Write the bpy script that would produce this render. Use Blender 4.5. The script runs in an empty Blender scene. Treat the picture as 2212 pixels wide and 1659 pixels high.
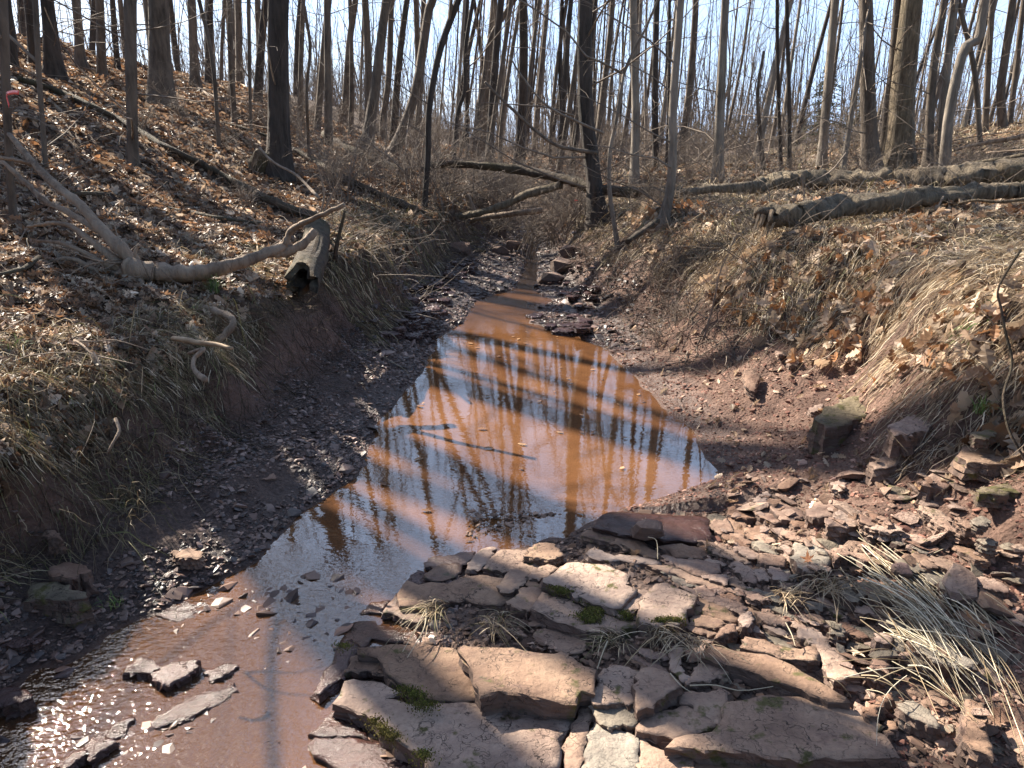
import bpy, bmesh, math, random
import numpy as np
from mathutils import Vector, geometry

# ------------------------------------------------------------------ camera, sky, sun
S = bpy.context.scene
COL = S.collection
CAMH, F, PITCH = 1.6, 1590.0, math.radians(18.1)
CP, SP = math.cos(PITCH), math.sin(PITCH)
cam_d = bpy.data.cameras.new("camera"); cam = bpy.data.objects.new("camera", cam_d); COL.objects.link(cam)
cam.location = (0, 0, CAMH); cam.rotation_euler = (math.pi/2 - PITCH, 0, 0)
cam_d.sensor_width = 36; cam_d.lens = 36*F/2212; cam_d.clip_end = 1000; cam_d.clip_start = 0.05
S.camera = cam
SUN_AZ, SUN_EL = math.radians(46), math.radians(37)      # azimuth to the left of the view
sun_dir = Vector((-math.sin(SUN_AZ)*math.cos(SUN_EL), math.cos(SUN_AZ)*math.cos(SUN_EL), math.sin(SUN_EL)))
W = bpy.data.worlds.new("World"); S.world = W; W.use_nodes = True
nt = W.node_tree; N = nt.nodes; LK = nt.links
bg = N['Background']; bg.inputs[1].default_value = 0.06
sky = N.new('ShaderNodeTexSky'); sky.sky_type = 'NISHITA'; sky.sun_disc = False
sky.sun_elevation = SUN_EL; sky.sun_rotation = -SUN_AZ; sky.air_density = 1.0; sky.dust_density = 1.6; sky.ozone_density = 2.0
tc = N.new('ShaderNodeTexCoord'); mp = N.new('ShaderNodeMapping'); mp.inputs['Scale'].default_value = (1.6, 1.6, 5.0)
nz = N.new('ShaderNodeTexNoise'); nz.inputs['Scale'].default_value = 2.2; nz.inputs['Detail'].default_value = 7; nz.inputs['Roughness'].default_value = 0.6
cr = N.new('ShaderNodeValToRGB'); cr.color_ramp.elements[0].position = 0.38; cr.color_ramp.elements[1].position = 0.72
mx = N.new('ShaderNodeMix'); mx.data_type = 'RGBA'
mul = N.new('ShaderNodeMapRange'); mul.inputs[3].default_value = 0.5; mul.inputs[4].default_value = 0.95
LK.new(tc.outputs['Generated'], mp.inputs[0]); LK.new(mp.outputs[0], nz.inputs['Vector']); LK.new(nz.outputs[0], cr.inputs[0])
LK.new(cr.outputs[0], mul.inputs[0])
sxyz = N.new('ShaderNodeSeparateXYZ'); LK.new(tc.outputs['Generated'], sxyz.inputs[0])      # thin cloud mix, artificially faded overhead and behind the view to cut ambient light
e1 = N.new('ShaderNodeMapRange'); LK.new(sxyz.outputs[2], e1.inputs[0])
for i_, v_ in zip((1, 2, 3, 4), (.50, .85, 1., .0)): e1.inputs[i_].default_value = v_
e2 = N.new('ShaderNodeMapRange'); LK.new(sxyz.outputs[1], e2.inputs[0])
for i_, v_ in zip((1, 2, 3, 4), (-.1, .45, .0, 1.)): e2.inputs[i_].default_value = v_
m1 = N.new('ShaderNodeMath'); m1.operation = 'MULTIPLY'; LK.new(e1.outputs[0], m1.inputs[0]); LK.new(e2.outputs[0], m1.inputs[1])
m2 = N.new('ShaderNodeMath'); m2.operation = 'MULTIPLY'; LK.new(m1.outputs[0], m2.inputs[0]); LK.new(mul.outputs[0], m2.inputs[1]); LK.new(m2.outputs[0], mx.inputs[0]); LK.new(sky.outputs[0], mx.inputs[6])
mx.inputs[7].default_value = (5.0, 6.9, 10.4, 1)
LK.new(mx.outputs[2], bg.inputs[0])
sl = bpy.data.lights.new("sun", 'SUN'); sl.energy = 5.0; sl.angle = math.radians(0.5); sl.color = (1, 0.92, 0.79)
so = bpy.data.objects.new("sun", sl); COL.objects.link(so); so.rotation_euler = sun_dir.to_track_quat('Z', 'Y').to_euler(); so.location = (-20, 20, 30)
S.view_settings.view_transform = 'Standard'; S.view_settings.look = 'None'
S.view_settings.exposure = 1.75; S.view_settings.gamma = 1
S.render.engine = 'CYCLES'
cy = S.cycles; cy.max_bounces = 5; cy.diffuse_bounces = 2; cy.glossy_bounces = 3; cy.transmission_bounces = 4; cy.transparent_max_bounces = 8
cy.use_denoising = True; cy.caustics_reflective = False; cy.caustics_refractive = False

# ------------------------------------------------------------------ numpy noise, terrain height
rs = np.random.RandomState(7); random.seed(7)
_LAT = rs.rand(256, 256)
def vnoise(x, y):
    xi = np.floor(x).astype(int); yi = np.floor(y).astype(int); fx = x-xi; fy = y-yi
    fx = fx*fx*(3-2*fx); fy = fy*fy*(3-2*fy)
    a = _LAT[xi & 255, yi & 255]; b = _LAT[(xi+1) & 255, yi & 255]; c = _LAT[xi & 255, (yi+1) & 255]; d = _LAT[(xi+1) & 255, (yi+1) & 255]
    return (a*(1-fx)+b*fx)*(1-fy)+(c*(1-fx)+d*fx)*fy - 0.5
def fbm(x, y, o=4, s=1.0, g=0.5):
    r = 0; a = 1.0
    for k in range(o):
        r = r + a*vnoise(x*s+17.3*k, y*s+5.1*k); s *= 2.03; a *= g
    return r
ss = lambda a, b, v: (lambda t: t*t*(3-2*t))(np.clip((v-a)/(b-a), 0, 1))
#      y      hill-mid     hill toe    terrace in   bank top     bank foot    water L   deepL          deepR        water R      foot R      mid R       top R       terrace    knoll a     knoll b
ST = [
 (-8.0, [(-6,2.2),(-3.2,1.05),(-2.5,.80),(-2.05,.62),(-1.9,.15),(-1.8,.00),(-1.4,-.06),(-.9,-.06),(-.5,.0),(1.7,.20),(2.2,.55),(2.6,1.0),(3.6,1.2),(7,1.15),(11,1.8)]),
 (1.3,  [(-6,2.2),(-3.2,1.05),(-2.5,.80),(-2.0,.62),(-1.85,.12),(-1.75,.00),(-1.4,-.05),(-.9,-.06),(-.5,.0),(1.7,.16),(2.1,.5),(2.5,1.0),(3.6,1.2),(7,1.15),(11,1.8)]),
 (1.95, [(-6,2.2),(-3.2,1.05),(-2.5,.80),(-1.95,.62),(-1.8,.12),(-1.55,.01),(-1.2,-.05),(-.9,-.07),(-.45,.0),(1.7,.17),(2.1,.5),(2.5,1.0),(3.6,1.2),(7,1.15),(11,1.8)]),
 (2.25, [(-6,2.2),(-3.2,1.05),(-2.5,.80),(-1.9,.62),(-1.78,.12),(-1.30,.01),(-1.1,-.05),(-.8,-.09),(-.43,.0),(1.7,.20),(2.1,.5),(2.5,1.0),(3.6,1.2),(7,1.15),(11,1.8)]),
 (2.6,  [(-6,2.2),(-3.2,1.05),(-2.4,.78),(-1.86,.61),(-1.50,.17),(-1.05,.01),(-.9,-.08),(-.6,-.12),(-.22,.0),(1.72,.22),(2.05,.5),(2.45,1.0),(3.6,1.2),(7,1.15),(11,1.8)]),
 (3.0,  [(-6,2.2),(-3.2,1.05),(-2.4,.76),(-1.84,.61),(-1.42,.19),(-.98,.01),(-.8,-.10),(.1,-.10),(.5,.0),(1.65,.20),(1.98,.45),(2.4,.98),(3.6,1.2),(7,1.15),(11,1.8)]),
 (3.4,  [(-6,2.2),(-3.2,1.05),(-2.4,.76),(-1.82,.61),(-1.36,.18),(-.78,.01),(-.6,-.14),(.7,-.14),(1.06,.0),(1.55,.17),(1.9,.38),(2.3,.92),(3.6,1.2),(7,1.15),(11,1.8)]),
 (4.1,  [(-6,2.2),(-3.2,1.05),(-2.3,.76),(-1.78,.62),(-1.32,.19),(-.80,.01),(-.6,-.14),(.7,-.14),(1.02,.0),(1.40,.14),(1.85,.42),(2.3,.95),(3.6,1.2),(7,1.15),(11,1.8)]),
 (4.7,  [(-6,2.2),(-3.2,1.05),(-2.2,.78),(-1.66,.64),(-1.22,.19),(-.74,.01),(-.5,-.12),(.6,-.12),(.93,.0),(1.30,.12),(1.75,.48),(2.2,.90),(3.6,1.0),(7,1.02),(11,1.8)]),
 (5.4,  [(-6,2.2),(-3.2,1.05),(-2.1,.78),(-1.52,.64),(-1.12,.20),(-.66,.01),(-.4,-.10),(.5,-.10),(.80,.0),(1.10,.08),(1.5,.45),(2.05,.88),(3.6,1.0),(7,1.02),(11,1.8)]),
 (6.1,  [(-6,2.2),(-3.2,1.05),(-2.0,.78),(-1.35,.62),(-1.02,.16),(-.72,.02),(-.4,-.06),(.3,-.06),(.66,.0),(1.02,.05),(1.35,.45),(1.9,.86),(3.6,1.0),(7,1.02),(11,1.8)]),
 (6.7,  [(-6,2.2),(-3.2,1.05),(-1.9,.78),(-1.25,.62),(-.98,.15),(-.54,.02),(-.4,-.05),(.0,-.05),(.15,.0),(.92,.05),(1.25,.48),(1.75,.85),(3.6,1.0),(7,1.02),(11,1.8)]),
 (7.8,  [(-6,2.2),(-3.2,1.05),(-1.8,.78),(-1.15,.60),(-.9,.12),(-.42,.02),(-.25,-.05),(.2,-.05),(.38,.0),(.80,.05),(1.10,.5),(1.55,.90),(3.6,1.0),(7,1.0),(11,1.8)]),
 (8.5,  [(-6,2.2),(-3.2,1.05),(-1.8,.80),(-1.1,.60),(-.85,.12),(-.02,.03),(.08,-.03),(.20,-.03),(.30,.01),(.70,.05),(1.05,.5),(1.5,.88),(3.6,1.0),(7,1.0),(11,1.8)]),
 (10.0, [(-6,2.2),(-3.2,1.10),(-1.8,.85),(-1.0,.65),(-.8,.15),(.12,.04),(.20,-.02),(.30,-.02),(.38,.02),(.60,.06),(.95,.5),(1.4,.85),(3.6,1.0),(7,1.0),(11,1.8)]),
 (12.0, [(-6,2.2),(-3.2,1.15),(-1.8,.90),(-.9,.70),(-.5,.22),(.22,.04),(.30,-.02),(.40,-.02),(.50,.02),(.70,.1),(1.1,.5),(1.6,.80),(3.6,.98),(7,1.0),(11,1.8)]),
 (14.0, [(-6,2.1),(-3.2,1.15),(-1.8,.90),(-.8,.70),(-.4,.30),(.12,.05),(.2,.0),(.4,.0),(.5,.05),(.8,.15),(1.2,.5),(1.8,.80),(3.6,.98),(7,1.0),(11,1.9)]),
 (18.0, [(-6,2.1),(-3.2,1.15),(-2.0,.90),(-1.0,.70),(-.5,.40),(0,.25),(.2,.2),(.5,.2),(.6,.25),(1,.35),(1.5,.6),(2,.80),(3.6,1.0),(7,1.05),(11,1.9)]),
 (26.0, [(-6,2.0),(-3.2,1.2),(-2.0,.95),(-1.2,.80),(-.7,.65),(0,.5),(.2,.5),(.5,.5),(.6,.5),(1,.6),(1.5,.7),(2,.80),(3.6,.9),(7,1.0),(11,1.5)]),
 (45.0, [(-6,2.0),(-3.2,1.3),(-2.0,1.0),(-1.2,.90),(-.7,.85),(0,.8),(.2,.8),(.5,.8),(.6,.8),(1,.8),(1.5,.8),(2,.80),(3.6,.9),(7,1.0),(11,1.1)]),
 (140.0,[(-6,2.0),(-3.2,1.4),(-2.0,1.2),(-1.2,1.1),(-.7,1.0),(0,1.0),(.2,1.0),(.5,1.0),(.6,1.0),(1,1.0),(1.5,1.0),(2,1.0),(3.6,1.0),(7,1.0),(11,1.0)])]
YS = np.array([s[0] for s in ST])
def full(k):
    k = [(-90, 3.2), (-14, 3.5), (-10, 3.6)] + k
    return k + [(16, k[-1][1]+.35), (90, k[-1][1]+.2)]
KX = np.array([[p[0] for p in full(s[1])] for s in ST]); KZ = np.array([[p[1] for p in full(s[1])] for s in ST])
def H0(x, y):
    x = np.asarray(x, float); y = np.asarray(y, float); sh = np.broadcast(x, y).shape
    x = np.broadcast_to(x, sh).ravel(); y = np.clip(np.broadcast_to(y, sh).ravel(), -8, 139.9)
    i = np.clip(np.searchsorted(YS, y, side='right')-1, 0, len(YS)-2); t = (y-YS[i])/(YS[i+1]-YS[i])
    z = np.zeros_like(x) + 3.0
    for k in range(KX.shape[1]-1):
        xa = KX[i, k]*(1-t)+KX[i+1, k]*t; xb = KX[i, k+1]*(1-t)+KX[i+1, k+1]*t
        za = KZ[i, k]*(1-t)+KZ[i+1, k]*t; zb = KZ[i, k+1]*(1-t)+KZ[i+1, k+1]*t
        m = (x >= xa) & (x <= xb); z = np.where(m, za+(zb-za)*(x-xa)/(xb-xa+1e-9), z)
    return z.reshape(sh)
SHORE = np.array([(-.62, .8), (-.48, 1.5), (-.46, 1.95), (-.44, 2.25), (-.22, 2.6), (.1, 2.78), (.5, 3.0), (.95, 3.05)])
def shore_v(x, y):
    best = np.full(np.broadcast(x, y).shape, 9.)
    for a, b in zip(SHORE[:-1], SHORE[1:]):
        d = b-a; t = np.clip(((x-a[0])*d[0]+(y-a[1])*d[1])/(d@d), 0, 1); best = np.minimum(best, np.hypot(x-a[0]-t*d[0], y-a[1]-t*d[1]))
    return best
def outcrop_v(x, y): return .018+np.minimum(.085, .16*shore_v(x, y))+np.clip(x-.95, 0, 9)*.13
def H(x, y):
    x = np.asarray(x, float); y = np.asarray(y, float)
    wob = (0.26*fbm(x*.6+3, y*1.5, 3) + .12*fbm(x*1.5+8, y*4., 2))*ss(.05, .4, H0(x, y))
    xw = x + wob + 0.05*fbm(x*2, y*2.6+9, 2)
    z = (H0(xw-.03, y)+H0(xw+.03, y)+H0(xw, y))/3
    mo = ss(3.12, 2.98, y)*ss(1.55, 1.25, x)*(x > -.7)*ss(.5, .9, y+1.); z = z+(np.minimum(z, np.maximum(outcrop_v(x, y)-.030, .008))-z)*mo*(shore_v(x, y) > .02)*(z > -.02)
    d = np.hypot(x, y)
    up = ss(0.02, 0.5, z)
    z = z + up*(0.10*fbm(x, y, 3, .8)+0.085*fbm(x+40, y, 3, 2.6)+.10*(x > 1)*(y < 9)*fbm(x+20, y, 2, 1.9)) + ss(-.02, .1, z)*0.02*fbm(x, y, 3, 9.) + (x < 0)*ss(.1, .25, z)*ss(.8, .55, z)*.06*fbm(x+7, y, 3, 6.) + ss(3, 12, d)*0.25*fbm(x, y, 3, .25)*up
    z = z + 0.018*fbm(x+5, y+5, 2, 24.)*ss(.0, .06, z)*(d < 9) + .016*fbm(x+9, y, 3, 5.)*ss(-.09, -.01, z)*ss(.12, .03, z)
    return z
# ------------------------------------------------------------------ view rays of the photograph (2212 x 1659)
def ray(px, py):
    u = (px-1106)/F; v = (829.5-py)/F
    return np.array([u, CP+v*SP, -SP+v*CP])
def at_z(px, py, z):
    d = ray(px, py); t = (z-CAMH)/d[2]; return np.array([d[0]*t, d[1]*t, z])
def at_y(px, py, Y):
    d = ray(px, py); t = Y/d[1]; return np.array([d[0]*t, Y, CAMH+d[2]*t])
def at_g(px, py, far=45.):
    d = ray(px, py); t = np.concatenate([np.arange(1.2, 12, .02), np.arange(12, far, .06)])
    z = CAMH+d[2]*t; h = H(d[0]*t, d[1]*t); m = np.nonzero(z < h)[0]
    k = m[0] if len(m) else len(t)-1
    return np.array([d[0]*t[k], d[1]*t[k], h[k]]) if len(m) else np.array([d[0]*t[k], d[1]*t[k], z[k]])
def pxm(P):                       # metres per view pixel at P
    return (P[1]*CP+(CAMH-P[2])*SP)/F
# ------------------------------------------------------------------ materials
def mat(name):
    m = bpy.data.materials.new(name); m.use_nodes = True
    return m, m.node_tree.nodes, m.node_tree.links, m.node_tree.nodes['Principled BSDF']
def ramp(n, stops):
    r = n.new('ShaderNodeValToRGB'); e = r.color_ramp.elements
    while len(e) < len(stops): e.new(0.5)
    for i, (p, c) in enumerate(stops): e[i].position = p; e[i].color = tuple(c)+(1,)
    return r
def noise(n, l, scale, detail=6, rough=.6, vec=None, sc=None):
    t = n.new('ShaderNodeTexNoise'); t.inputs['Scale'].default_value = scale; t.inputs['Detail'].default_value = detail; t.inputs['Roughness'].default_value = rough
    if vec is not None:
        if sc:
            m = n.new('ShaderNodeMapping'); m.inputs['Scale'].default_value = sc; l.new(vec, m.inputs[0]); vec = m.outputs[0]
        l.new(vec, t.inputs['Vector'])
    return t
def bump(n, l, src, strength, dist, prev=None):
    b = n.new('ShaderNodeBump'); b.inputs['Strength'].default_value = strength; b.inputs['Distance'].default_value = dist
    l.new(src, b.inputs['Height'])
    if prev: l.new(prev.outputs[0], b.inputs['Normal'])
    return b
def mixc(n, l, fac, a, b, mode='MIX'):
    m = n.new('ShaderNodeMix'); m.data_type = 'RGBA'; m.blend_type = mode
    for s, v in ((0, fac), (6, a), (7, b)):
        if hasattr(v, 'is_linked') or isinstance(v, bpy.types.NodeSocket): l.new(v, m.inputs[s])
        elif s == 0: m.inputs[0].default_value = v
        else: m.inputs[s].default_value = tuple(v)+(1,)
    return m.outputs[2]
def mapr(n, l, src, a, b, c=0., d=1.):
    m = n.new('ShaderNodeMapRange'); l.new(src, m.inputs[0])
    for i, v in zip((1, 2, 3, 4), (a, b, c, d)): m.inputs[i].default_value = v
    return m.outputs[0]
def posz(n, l):
    g = n.new('ShaderNodeNewGeometry'); s = n.new('ShaderNodeSeparateXYZ'); l.new(g.outputs['Position'], s.inputs[0]); return g.outputs['Position'], s.outputs[2]

def ground_mat():
    m, n, l, b = mat('ground'); P, Z = posz(n, l)
    at = n.new('ShaderNodeAttribute'); at.attribute_name = 'zone'; sp = n.new('ShaderNodeSeparateColor'); l.new(at.outputs[0], sp.inputs[0])
    n1 = noise(n, l, 9, 8, .7, P); n2 = noise(n, l, 60, 6, .7, P)
    lit = ramp(n, [(.3, (.035, .022, .014)), (.5, (.10, .060, .036)), (.7, (.20, .13, .08))]); l.new(n2.outputs[0], lit.inputs[0])
    mud = ramp(n, [(.3, (.080, .044, .031)), (.55, (.165, .094, .066)), (.75, (.27, .17, .125))]); l.new(n1.outputs[0], mud.inputs[0])
    grv = ramp(n, [(.35, (.05, .031, .025)), (.6, (.125, .080, .062)), (.75, (.20, .135, .105))]); l.new(n2.outputs[0], grv.inputs[0])
    bed = ramp(n, [(.35, (.17, .075, .04)), (.65, (.34, .16, .085))]); l.new(n1.outputs[0], bed.inputs[0])
    c = mixc(n, l, sp.outputs[0], mud.outputs[0], lit.outputs[0]); c = mixc(n, l, sp.outputs[2], c, grv.outputs[0])
    rk = ramp(n, [(.3, (.12, .075, .055)), (.5, (.26, .17, .125)), (.7, (.36, .255, .19))]); l.new(n1.outputs[0], rk.inputs[0])
    c = mixc(n, l, sp.outputs[1], c, rk.outputs[0]); c = mixc(n, l, mapr(n, l, Z, .01, -.02), c, bed.outputs[0])
    wet = mapr(n, l, Z, .10, .015)
    c = mixc(n, l, wet, c, mixc(n, l, 1.0, c, (.62, .58, .58), 'MULTIPLY'))
    l.new(c, b.inputs['Base Color']); l.new(mapr(n, l, wet, 0, 1, .9, .32), b.inputs['Roughness'])
    v = n.new('ShaderNodeTexVoronoi'); v.inputs['Scale'].default_value = 55; l.new(P, v.inputs['Vector'])
    b1 = bump(n, l, n2.outputs[0], .8, .02); b2 = bump(n, l, v.outputs[0], .6, .012, b1); l.new(b2.outputs[0], b.inputs['Normal'])
    return m
def rock_mat(name, cols, wetz=0.045, moss=.0, bs=1.0):
    m, n, l, b = mat(name); P, Z = posz(n, l); oi = n.new('ShaderNodeObjectInfo')
    n1 = noise(n, l, 5, 8, .65, P, (1, 1, 3)); n2 = noise(n, l, 45, 8, .75, P); n3 = noise(n, l, 14, 4, .6, P)
    r = ramp(n, [(.32, cols[0]), (.5, cols[1]), (.68, cols[2])]); l.new(n1.outputs[0], r.inputs[0])
    c = mixc(n, l, mapr(n, l, n2.outputs[0], .35, .7, 0, .55), r.outputs[0], cols[0])
    hs = n.new('ShaderNodeHueSaturation'); l.new(c, hs.inputs['Color']); l.new(mapr(n, l, oi.outputs['Random'], 0, 1, .72, 1.18), hs.inputs['Value']); l.new(mapr(n, l, oi.outputs['Random'], 0, 1, 1.15, .8), hs.inputs['Saturation'])
    c = hs.outputs[0]
    g = n.new('ShaderNodeNewGeometry'); sn = n.new('ShaderNodeSeparateXYZ'); l.new(g.outputs['Normal'], sn.inputs[0])
    lay = noise(n, l, 30, 3, .6, P, (.3, .3, 6))
    side = mapr(n, l, sn.outputs[2], .75, .4)
    c = mixc(n, l, side, c, mixc(n, l, lay.outputs[0], (.07, .045, .036), (.22, .145, .11)))
    vo = n.new('ShaderNodeTexVoronoi'); vo.feature = 'DISTANCE_TO_EDGE'; vo.inputs['Scale'].default_value = 5.5; wv = n.new('ShaderNodeVectorMath'); wv.operation = 'ADD'; nd = noise(n, l, 6, 4, .6, P); l.new(P, wv.inputs[0]); l.new(nd.outputs['Color'], wv.inputs[1]); mm_ = n.new('ShaderNodeMapping'); mm_.inputs['Scale'].default_value = (1, 1.8, .2); l.new(wv.outputs[0], mm_.inputs[0]); l.new(mm_.outputs[0], vo.inputs['Vector'])
    ck = n.new('ShaderNodeMath'); ck.operation = 'MULTIPLY'; l.new(mapr(n, l, vo.outputs[0], .018, .004), ck.inputs[0]); l.new(mapr(n, l, noise(n, l, 3.1, 2, .5, P).outputs[0], .46, .54), ck.inputs[1])
    c = mixc(n, l, mapr(n, l, ck.outputs[0], 0, 1, 0, .85), c, (.05, .032, .024)); c = mixc(n, l, mapr(n, l, noise(n, l, 9, 6, .75, P, (1, 1.7, 1)).outputs[0], .56, .66, 0, .55), c, (.15, .088, .072)); c = mixc(n, l, mapr(n, l, noise(n, l, 90, 3, .7, P).outputs[0], .62, .72, 0, .5), c, (.08, .055, .045))
    if moss: c = mixc(n, l, mapr(n, l, n3.outputs[0], .62-.2*moss, .70-.2*moss), c, (.10, .085, .025))
    wet = mapr(n, l, Z, wetz, wetz-.03)
    wn = noise(n, l, 7, 4, .6, P); wm = n.new('ShaderNodeMath'); wm.operation = 'MAXIMUM'; l.new(wet, wm.inputs[0]); l.new(mapr(n, l, wn.outputs[0], .64, .70, 0, .7), wm.inputs[1]) 
    if wetz < 0: l.new(wet, wm.inputs[1])
    c = mixc(n, l, wm.outputs[0], c, mixc(n, l, 1.0, c, (.42, .33, .32), 'MULTIPLY'))
    l.new(c, b.inputs['Base Color']); l.new(mapr(n, l, wm.outputs[0], 0, 1, .85, .22), b.inputs['Roughness'])
    b1 = bump(n, l, n2.outputs[0], .55*bs, .012); b2 = bump(n, l, n3.outputs[0], .5*bs, .02, b1); inv = n.new('ShaderNodeMath'); inv.operation = 'SUBTRACT'; inv.inputs[0].default_value = 1; l.new(ck.outputs[0], inv.inputs[1]); b25 = bump(n, l, inv.outputs[0], .8, .01, b2); b3 = bump(n, l, lay.outputs[0], .4*bs, .01, b25)
    l.new(b3.outputs[0], b.inputs['Normal'])
    return m
def bark_mat(name, a, c3, scale=1., rough=.9, bs=1.0, lichen=None):
    m, n, l, b = mat(name); tcn = n.new('ShaderNodeTexCoord'); oi = n.new('ShaderNodeObjectInfo')
    ov = n.new('ShaderNodeVectorMath'); ov.operation = 'ADD'; l.new(tcn.outputs['Object'], ov.inputs[0]); l.new(oi.outputs['Location'], ov.inputs[1])
    n1 = noise(n, l, 14*scale, 7, .7, ov.outputs[0], (1, 1, .16)); n2 = noise(n, l, 2.2, 4, .6, ov.outputs[0])
    r = ramp(n, [(.36, a), (.62, c3)]); l.new(n1.outputs[0], r.inputs[0])
    c = mixc(n, l, mapr(n, l, n2.outputs[0], .4, .7, 0, .5), r.outputs[0], lichen or tuple(v*1.5 for v in c3))
    l.new(c, b.inputs['Base Color']); b.inputs['Roughness'].default_value = rough
    b1 = bump(n, l, n1.outputs[0], .9*bs, .04); l.new(b1.outputs[0], b.inputs['Normal'])
    return m
def attr_mat(name, rough, trans=.0, gloss=.5, var=True):
    m, n, l, b = mat(name); at = n.new('ShaderNodeAttribute'); at.attribute_name = 'tint'
    l.new(at.outputs[0], b.inputs['Base Color']); b.inputs['Roughness'].default_value = rough
    b.inputs['Specular IOR Level'].default_value = gloss
    if trans:
        t = n.new('ShaderNodeBsdfTranslucent'); l.new(at.outputs[0], t.inputs[0]); mm = n.new('ShaderNodeMixShader'); mm.inputs[0].default_value = trans
        l.new(b.outputs[0], mm.inputs[1]); l.new(t.outputs[0], mm.inputs[2]); l.new(mm.outputs[0], n['Material Output'].inputs[0])
    return m
def plain(name, c, rough=.8, c2=None, sc=20):
    m, n, l, b = mat(name)
    if c2:
        P, Z = posz(n, l); t = noise(n, l, sc, 5, .6, P); r = ramp(n, [(.35, c), (.65, c2)]); l.new(t.outputs[0], r.inputs[0]); l.new(r.outputs[0], b.inputs['Base Color'])
        bb = bump(n, l, t.outputs[0], .5, .01); l.new(bb.outputs[0], b.inputs['Normal'])
    else: b.inputs['Base Color'].default_value = tuple(c)+(1,)
    b.inputs['Roughness'].default_value = rough
    return m
def water_mat():
    m, n, l, b = mat('water'); P, Z = posz(n, l); sx = n.new('ShaderNodeSeparateXYZ'); l.new(P, sx.inputs[0])
    out = n['Material Output']
    n1 = noise(n, l, 1.6, 4, .5, P); n2 = noise(n, l, 34, 2, .55, P, (1.0, 1.5, 1)); n3 = noise(n, l, 7, 3, .5, P, (1, 2.2, 1))
    r = ramp(n, [(.35, (.165, .072, .031)), (.65, (.245, .112, .048))]); l.new(n1.outputs[0], r.inputs[0])
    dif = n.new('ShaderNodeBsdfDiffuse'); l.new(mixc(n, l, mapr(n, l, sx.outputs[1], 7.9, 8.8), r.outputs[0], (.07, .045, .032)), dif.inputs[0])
    tr = n.new('ShaderNodeBsdfTransparent'); tr.inputs[0].default_value = (.95, .62, .42, 1)
    # shallow riffle in the near left corner: clearer and broken by ripples
    rif = n.new('ShaderNodeMath'); rif.operation = 'MULTIPLY'
    l.new(mapr(n, l, sx.outputs[1], 2.75, 2.1), rif.inputs[0]); l.new(mapr(n, l, sx.outputs[0], -.25, -.75), rif.inputs[1])
    up = mapr(n, l, sx.outputs[1], 6.3, 7.2)
    mxx = n.new('ShaderNodeMath'); mxx.operation = 'MAXIMUM'; l.new(rif.outputs[0], mxx.inputs[0]); l.new(mapr(n, l, up, 0, 1, 0, .6), mxx.inputs[1]); bk = mapr(n, l, sx.outputs[1], 7.9, 8.6)
    body = n.new('ShaderNodeMixShader'); l.new(mapr(n, l, mxx.outputs[0], 0, 1, .22, .62), body.inputs[0]); l.new(dif.outputs[0], body.inputs[1]); l.new(tr.outputs[0], body.inputs[2])
    gl = n.new('ShaderNodeBsdfGlossy'); gl.inputs['Roughness'].default_value = .015
    l.new(mapr(n, l, mxx.outputs[0], 0, 1, .006, .022), gl.inputs['Roughness'])
    fr = n.new('ShaderNodeFresnel'); fr.inputs[0].default_value = 2.7
    bm = n.new('ShaderNodeBump'); bm.inputs['Distance'].default_value = .009; l.new(n2.outputs[0], bm.inputs['Height']); l.new(mapr(n, l, mxx.outputs[0], 0, 1, .015, .55), bm.inputs['Strength'])
    bm2 = n.new('ShaderNodeBump'); bm2.inputs['Distance'].default_value = .02; bm2.inputs['Strength'].default_value = .02; l.new(n3.outputs[0], bm2.inputs['Height']); l.new(bm.outputs[0], bm2.inputs['Normal'])
    l.new(bm2.outputs[0], gl.inputs['Normal']); l.new(bm2.outputs[0], fr.inputs['Normal'])
    ms = n.new('ShaderNodeMixShader'); l.new(fr.outputs[0], ms.inputs[0]); l.new(body.outputs[0], ms.inputs[1]); l.new(gl.outputs[0], ms.inputs[2]); l.new(ms.outputs[0], out.inputs[0])
    return m
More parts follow.
